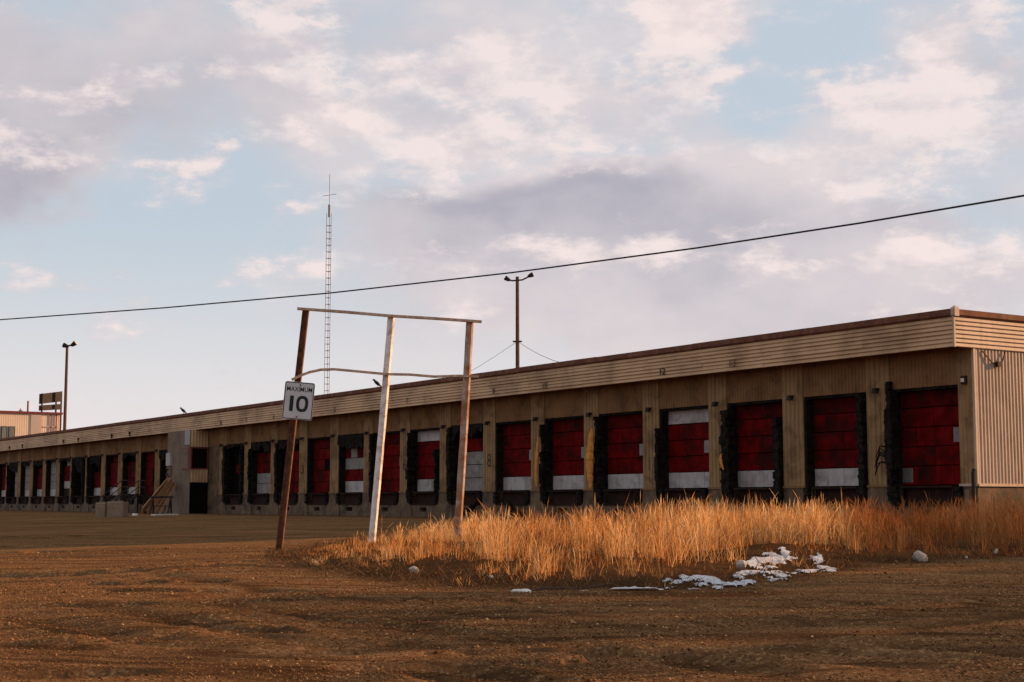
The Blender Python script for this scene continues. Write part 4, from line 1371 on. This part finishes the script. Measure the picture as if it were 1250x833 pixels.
def build_snow():
    x0, y0 = on_slope(870, 700)
    us = np.arange(-3.6, 3.4, .03); vs = np.arange(-3.2, 3.0, .03)
    U, Vv = np.meshgrid(us, vs)
    x = x0 + U * R2[0] + Vv * V2[0]; y = y0 + U * R2[1] + Vv * V2[1]
    h = snow_field(x, y)
    z = terrain(x.ravel(), y.ravel()).reshape(x.shape) + np.clip(h, -.02, .14) * .16 + .012
    keep = h > 0
    nu = len(us)
    i = (np.arange(len(vs) - 1)[:, None] * nu + np.arange(nu - 1)[None, :]).ravel()
    kf = keep.ravel(); q = np.stack([i, i + 1, i + nu + 1, i + nu], -1)
    ok = kf[q].sum(1) >= 3
    q = q[ok]
    sm = material('old_snow', (.90, .88, .90), (.80, .77, .78), .7, 9, False, .4, 40, dirt=(.30, .22, .16), dirt_amt=.45, dscale=9)
    me = np_mesh('snow', np.stack([x.ravel(), y.ravel(), z.ravel()], -1), q, sm, None, True)
    import bmesh
    bm = bmesh.new(); bm.from_mesh(me)
    loose = [v for v in bm.verts if not v.link_faces]; bmesh.ops.delete(bm, geom=loose, context='VERTS')
    ex = bmesh.ops.extrude_face_region(bm, geom=bm.faces[:])
    for v in [e for e in ex['geom'] if isinstance(e, bmesh.types.BMVert)]:
        v.co.z += .0
    for f in list(bm.faces):
        pass
    bm.to_mesh(me); bm.free()
    return tag(link('snow', me), 'patches of old melting snow along the front of the dry grass', 'snow', kind='stuff')


build_snow()

# ------------------------------------------------------------------ dry grass
FRONT = np.array([on_slope(*p) for p in front])


def blades(bx, by, bz, h, wid, lean_a, lean, tint, curl, plume):
    n = len(bx)
    ts = np.array([0, .35, .7, .86, 1.0])
    wprof = np.where(plume[:, None], np.array([[.8, .7, .6, 1.9, .2]]), np.array([[1., .95, .7, .45, .03]]))
    ori = rng.uniform(0, math.pi, n)
    dx, dy = np.cos(ori), np.sin(ori)
    lx, ly = np.cos(lean_a), np.sin(lean_a)
    P = []
    for i, t in enumerate(ts):
        off = lean * h * (t + curl * t ** 3)
        cx = bx + lx * off; cy = by + ly * off; cz = bz - .02 + h * t * (1 - .25 * (lean * (1 + curl * t * t)) ** 2)
        wv = wid * wprof[:, i] * .5
        P.append(np.stack([cx - dx * wv, cy - dy * wv, cz], -1)); P.append(np.stack([cx + dx * wv, cy + dy * wv, cz], -1))
    Vt = np.stack(P, 1).reshape(-1, 3)
    o = (np.arange(n) * 10)[:, None]
    F = np.concatenate([o + np.array([[2 * i, 2 * i + 1, 2 * i + 3, 2 * i + 2]]) for i in range(4)], 1).reshape(-1, 4)
    return Vt, F, np.repeat(tint, 10)


def scatter(n, x0, x1, y0, y1):
    return rng.uniform(x0, x1, n), rng.uniform(y0, y1, n)


def build_grass():
    straw = blade_material('dry_straw', [(.11, .040, .014), (.36, .130, .036), (.60, .260, .078), (.76, .41, .15), (.86, .60, .32)], .40)
    tx, ty = scatter(9000, -11, 20, -27.5, 2)
    own = rng.integers(0, len(tx), 250000)
    trad = rng.uniform(.04, .13, len(tx))[own]
    ta = rng.uniform(0, 6.283, len(own)); tr_ = trad * np.sqrt(rng.random(len(own)))
    fx, fy = scatter(95000, -11, 20, -27.5, 2)
    x = np.concatenate([tx[own] + np.cos(ta) * tr_, fx]); y = np.concatenate([ty[own] + np.sin(ta) * tr_, fy])
    out_a = np.concatenate([ta, rng.uniform(0, 6.283, len(fx))])
    th_ = np.concatenate([rng.uniform(.55, 1.2, len(tx))[own], rng.uniform(.35, .8, len(fx))])
    tt_ = np.concatenate([rng.normal(0, .16, len(tx))[own], rng.normal(-.22, .12, len(fx))])
    edge_l = np.concatenate([tr_ / trad, np.full(len(fx), 1.0)])
    sd = poly_sd(x, y, ISL)
    d_ = (x - EYE.x) * V2[0] + (y - EYE.y) * V2[1]; l_ = (x - EYE.x) * R2[0] + (y - EYE.y) * R2[1]
    px = 625 + l_ / d_ * FH
    clump = fbm(x * .9, y * .9, 3, 17)
    dens = sstep(sd + (clump - .45) * 1.4, -.30, .55) * (.30 + .70 * sstep(clump, .36, .54))
    # thin out at the very left tip and where the ground is bare behind the snow
    vis = (px > 300) & (px < 1330)
    gapx, gapy = on_slope(985, 672)
    gap = np.exp(-((((x - gapx) * R2[0] + (y - gapy) * R2[1]) / 1.6) ** 2 + (((x - gapx) * V2[0] + (y - gapy) * V2[1] - .3) / 2.2) ** 2))
    dens *= (1 - .70 * gap)
    reddish = sstep(px + (clump - .45) * 160, 1000, 1110) * (d_ < 60)
    far = sstep(y, -12, -6)
    sn = snow_field(x, y)
    dens = np.maximum(dens, .55 * reddish * sstep(sd, .2, 1.2) * (.35 + .65 * sstep(clump, .36, .52)))
    keep = (rng.random(len(x)) < dens * (.62 - .30 * far) * (1 - .96 * sstep(sn, -.16, -.03))) & vis
    x, y, sd, clump, px, reddish, d_, out_a, th_, tt_, edge_l = [q[keep] for q in (x, y, sd, clump, px, reddish, d_, out_a, th_, tt_, edge_l)]
    patch = fbm(x * .55, y * .55, 3, 41)
    hh = (.17 + .46 * sstep(sd, .0, 2.4)) * (.55 + .8 * sstep(clump, .28, .62)) * (.45 + .8 * sstep(patch, .30, .56)) * th_ * rng.uniform(.55, 1.12, len(x))
    hh *= 1 - .50 * sstep(640 - px, 0, 90)
    hh *= 1 + .22 * reddish
    hh *= 1 - .25 * sstep(y, -9, -4) * (1 - reddish)
    hh = np.clip(hh * .86, .07, .70)
    tall = (rng.random(len(x)) < .022) & (sd > .5)
    hh = np.where(tall, hh * 1.0 + rng.uniform(.08, .30, len(x)) * np.where(px < 600, .7, 1), hh)
    z = terrain(x, y)
    la = out_a + rng.normal(0, .5, len(x))
    lean = edge_l * np.abs(rng.normal(.24, .20, len(x))) + np.where(rng.random(len(x)) < .05, rng.uniform(.4, 1.0, len(x)), 0) + .5 * (1 - sstep(sd, .0, .8)) * rng.random(len(x))
    wid = rng.uniform(.003, .0075, len(x)) * (1 + .012 * d_)
    tint = np.clip(.46 + .9 * (clump - .45) + 1.2 * (patch - .45) + tt_ + rng.normal(-.04, .22, len(x)), 0, 1)
    plume = ((rng.random(len(x)) < .30) & (hh > .25)) | tall
    hh = np.where(plume, hh * 1.12, hh)
    out = []
    for nm, msk, mat_, lab in (('dry_grass', reddish < .5, straw, 'tall golden dry grass covering the island around the sign frame'),
                               ('dry_weeds', reddish >= .5, blade_material('red_brown_straw', [(.14, .042, .014), (.26, .085, .025), (.38, .14, .042), (.50, .23, .08)], .35), 'reddish brown dry weeds at the warehouse corner')):
        i = np.where(msk)[0]
        Vt, F, T = blades(x[i], y[i], z[i], hh[i], wid[i], la[i], lean[i], tint[i], rng.uniform(.3, 1.5, len(i)), plume[i])
        me = np_mesh(nm, Vt, F, mat_, {'tint': T})
        tag(link(nm, me), lab, 'grass', kind='stuff')
        print(nm, len(i), 'blades')
    # dead matted litter along the front edge
    x, y = scatter(150000, -11, 20, -28, -10)
    sd = poly_sd(x, y, ISL)
    k = (rng.random(len(x)) < .55 * np.exp(-((sd - .15) / .42) ** 2) * (1 - .95 * sstep(snow_field(x, y), -.06, .0)))
    x, y = x[k], y[k]
    n = len(x); z = terrain(x, y)
    Vt, F, T = blades(x, y, z + .01, rng.uniform(.08, .30, n), rng.uniform(.006, .014, n), rng.uniform(0, 6.28, n), rng.uniform(.5, 1.4, n), rng.uniform(0, .7, n), rng.uniform(0, .8, n), np.zeros(n, bool))
    me = np_mesh('dead_litter', Vt, F, blade_material('dead_matted_grass', [(.045, .026, .016), (.10, .055, .028), (.20, .11, .05), (.36, .22, .10)], .25), {'tint': T})
    tag(link('dead_litter', me), 'flattened dead stems along the edge of the grass', 'grass', kind='stuff')


build_grass()


# ------------------------------------------------------------------ loose gravel
def build_gravel():
    n = 240000
    dep = 8.5 * np.exp(rng.random(n) * math.log(4.2)); lat = (rng.random(n) - .5) * .80 * dep
    x = EYE.x + lat * R2[0] + dep * V2[0]; y = EYE.y + lat * R2[1] + dep * V2[1]
    sd = poly_sd(x, y, ISL)
    k = (sd < .1) & (rng.random(n) < (.25 + .9 * sstep(fbm(x * .6, y * .6, 4, 91), .35, .6)))
    x, y, dep = x[k], y[k], dep[k]; n = len(x)
    z = terrain(x, y)
    r = rng.lognormal(math.log(.0046), .45, n); r = np.clip(r, .003, .03) * (1 + .02 * dep)
    base = np.array([(1, 0, 0), (-1, 0, 0), (0, 1, 0), (0, -1, 0), (0, 0, 1), (0, 0, -1)], float)
    fc = np.array([(0, 2, 4), (2, 1, 4), (1, 3, 4), (3, 0, 4), (2, 0, 5), (1, 2, 5), (3, 1, 5), (0, 3, 5)])
    Pn = base[None] * rng.uniform(.6, 1.3, (n, 6, 1)) + rng.normal(0, .12, (n, 6, 3))
    a = rng.uniform(0, 6.28, n); ca, sa = np.cos(a)[:, None], np.sin(a)[:, None]
    X = Pn[..., 0] * ca - Pn[..., 1] * sa; Y = Pn[..., 0] * sa + Pn[..., 1] * ca; Z = Pn[..., 2] * .7
    Vt = np.stack([X * r[:, None] + x[:, None], Y * r[:, None] + y[:, None], Z * r[:, None] + (z + r * .25)[:, None]], -1).reshape(-1, 3)
    F = (np.arange(n) * 6)[:, None, None] + fc[None]
    gm = blade_material('gravel_stones', [(.07, .034, .016), (.16, .080, .036), (.26, .135, .060), (.56, .36, .18)], 0.0)
    me = np_mesh('loose_gravel', Vt, F.reshape(-1, 3), gm, {'tint': np.repeat(np.clip(rng.normal(.34, .25, n), 0, 1), 6)})
    tag(link('loose_gravel', me), 'loose brown gravel strewn over the yard', 'gravel', kind='stuff')


build_gravel()


# ------------------------------------------------------------------ unseen leafless trees, added to partly shade the right of the yard
def shade_tree(h, seed):
    r = random.Random(seed)
    tr = MB(); tr.tube([(0, 0, -.2), (.05, 0, h * .4), (.1, .05, h * .8), (.1, .05, h)], [.16, .13, .06, .015], 7)
    cr = MB()
    for i in range(520):
        t = r.random() ** .8; z = h * (.16 + .82 * t)
        rad = (1.9 * (1 - t) ** .6 + .25) * math.sqrt(r.random()); a = r.uniform(0, 6.283)
        p = Vector((math.cos(a) * rad, math.sin(a) * rad, z))
        d = Vector((math.cos(a) * .55 + r.uniform(-.5, .5), math.sin(a) * .55 + r.uniform(-.5, .5), r.uniform(.3, 1.1))).normalized()
        L = r.uniform(.5, 1.3)
        cr.beam(p, p + d * L, .05, .04)
    return tr.mesh('trunk', bark_m), cr.mesh('crown', bark_m)


for rows_, h_ in (([15.5, 18.2, 20.8, 23.4], 7.6), ([26.5, 28.9, 31.2, 33.8, 36.4, 39.0, 41.8], 10.3)):
    tm_, cm_ = shade_tree(h_, int(h_ * 10))
    for x_ in rows_:
        yy = 12 + math.sin(x_ * 5) * .8
        t_ = tag(empty('shade_tree', (x_, yy, 0)), 'tall leafless tree added out of view to shade the right foreground' if h_ > 8 else 'short leafless tree added out of view to shade the weeds at the warehouse corner', 'tree', 'leafless trees added for shade')
        t_.rotation_euler = (0, 0, x_ * 2.1)
        link('trunk', tm_, t_); link('crown', cm_, t_)
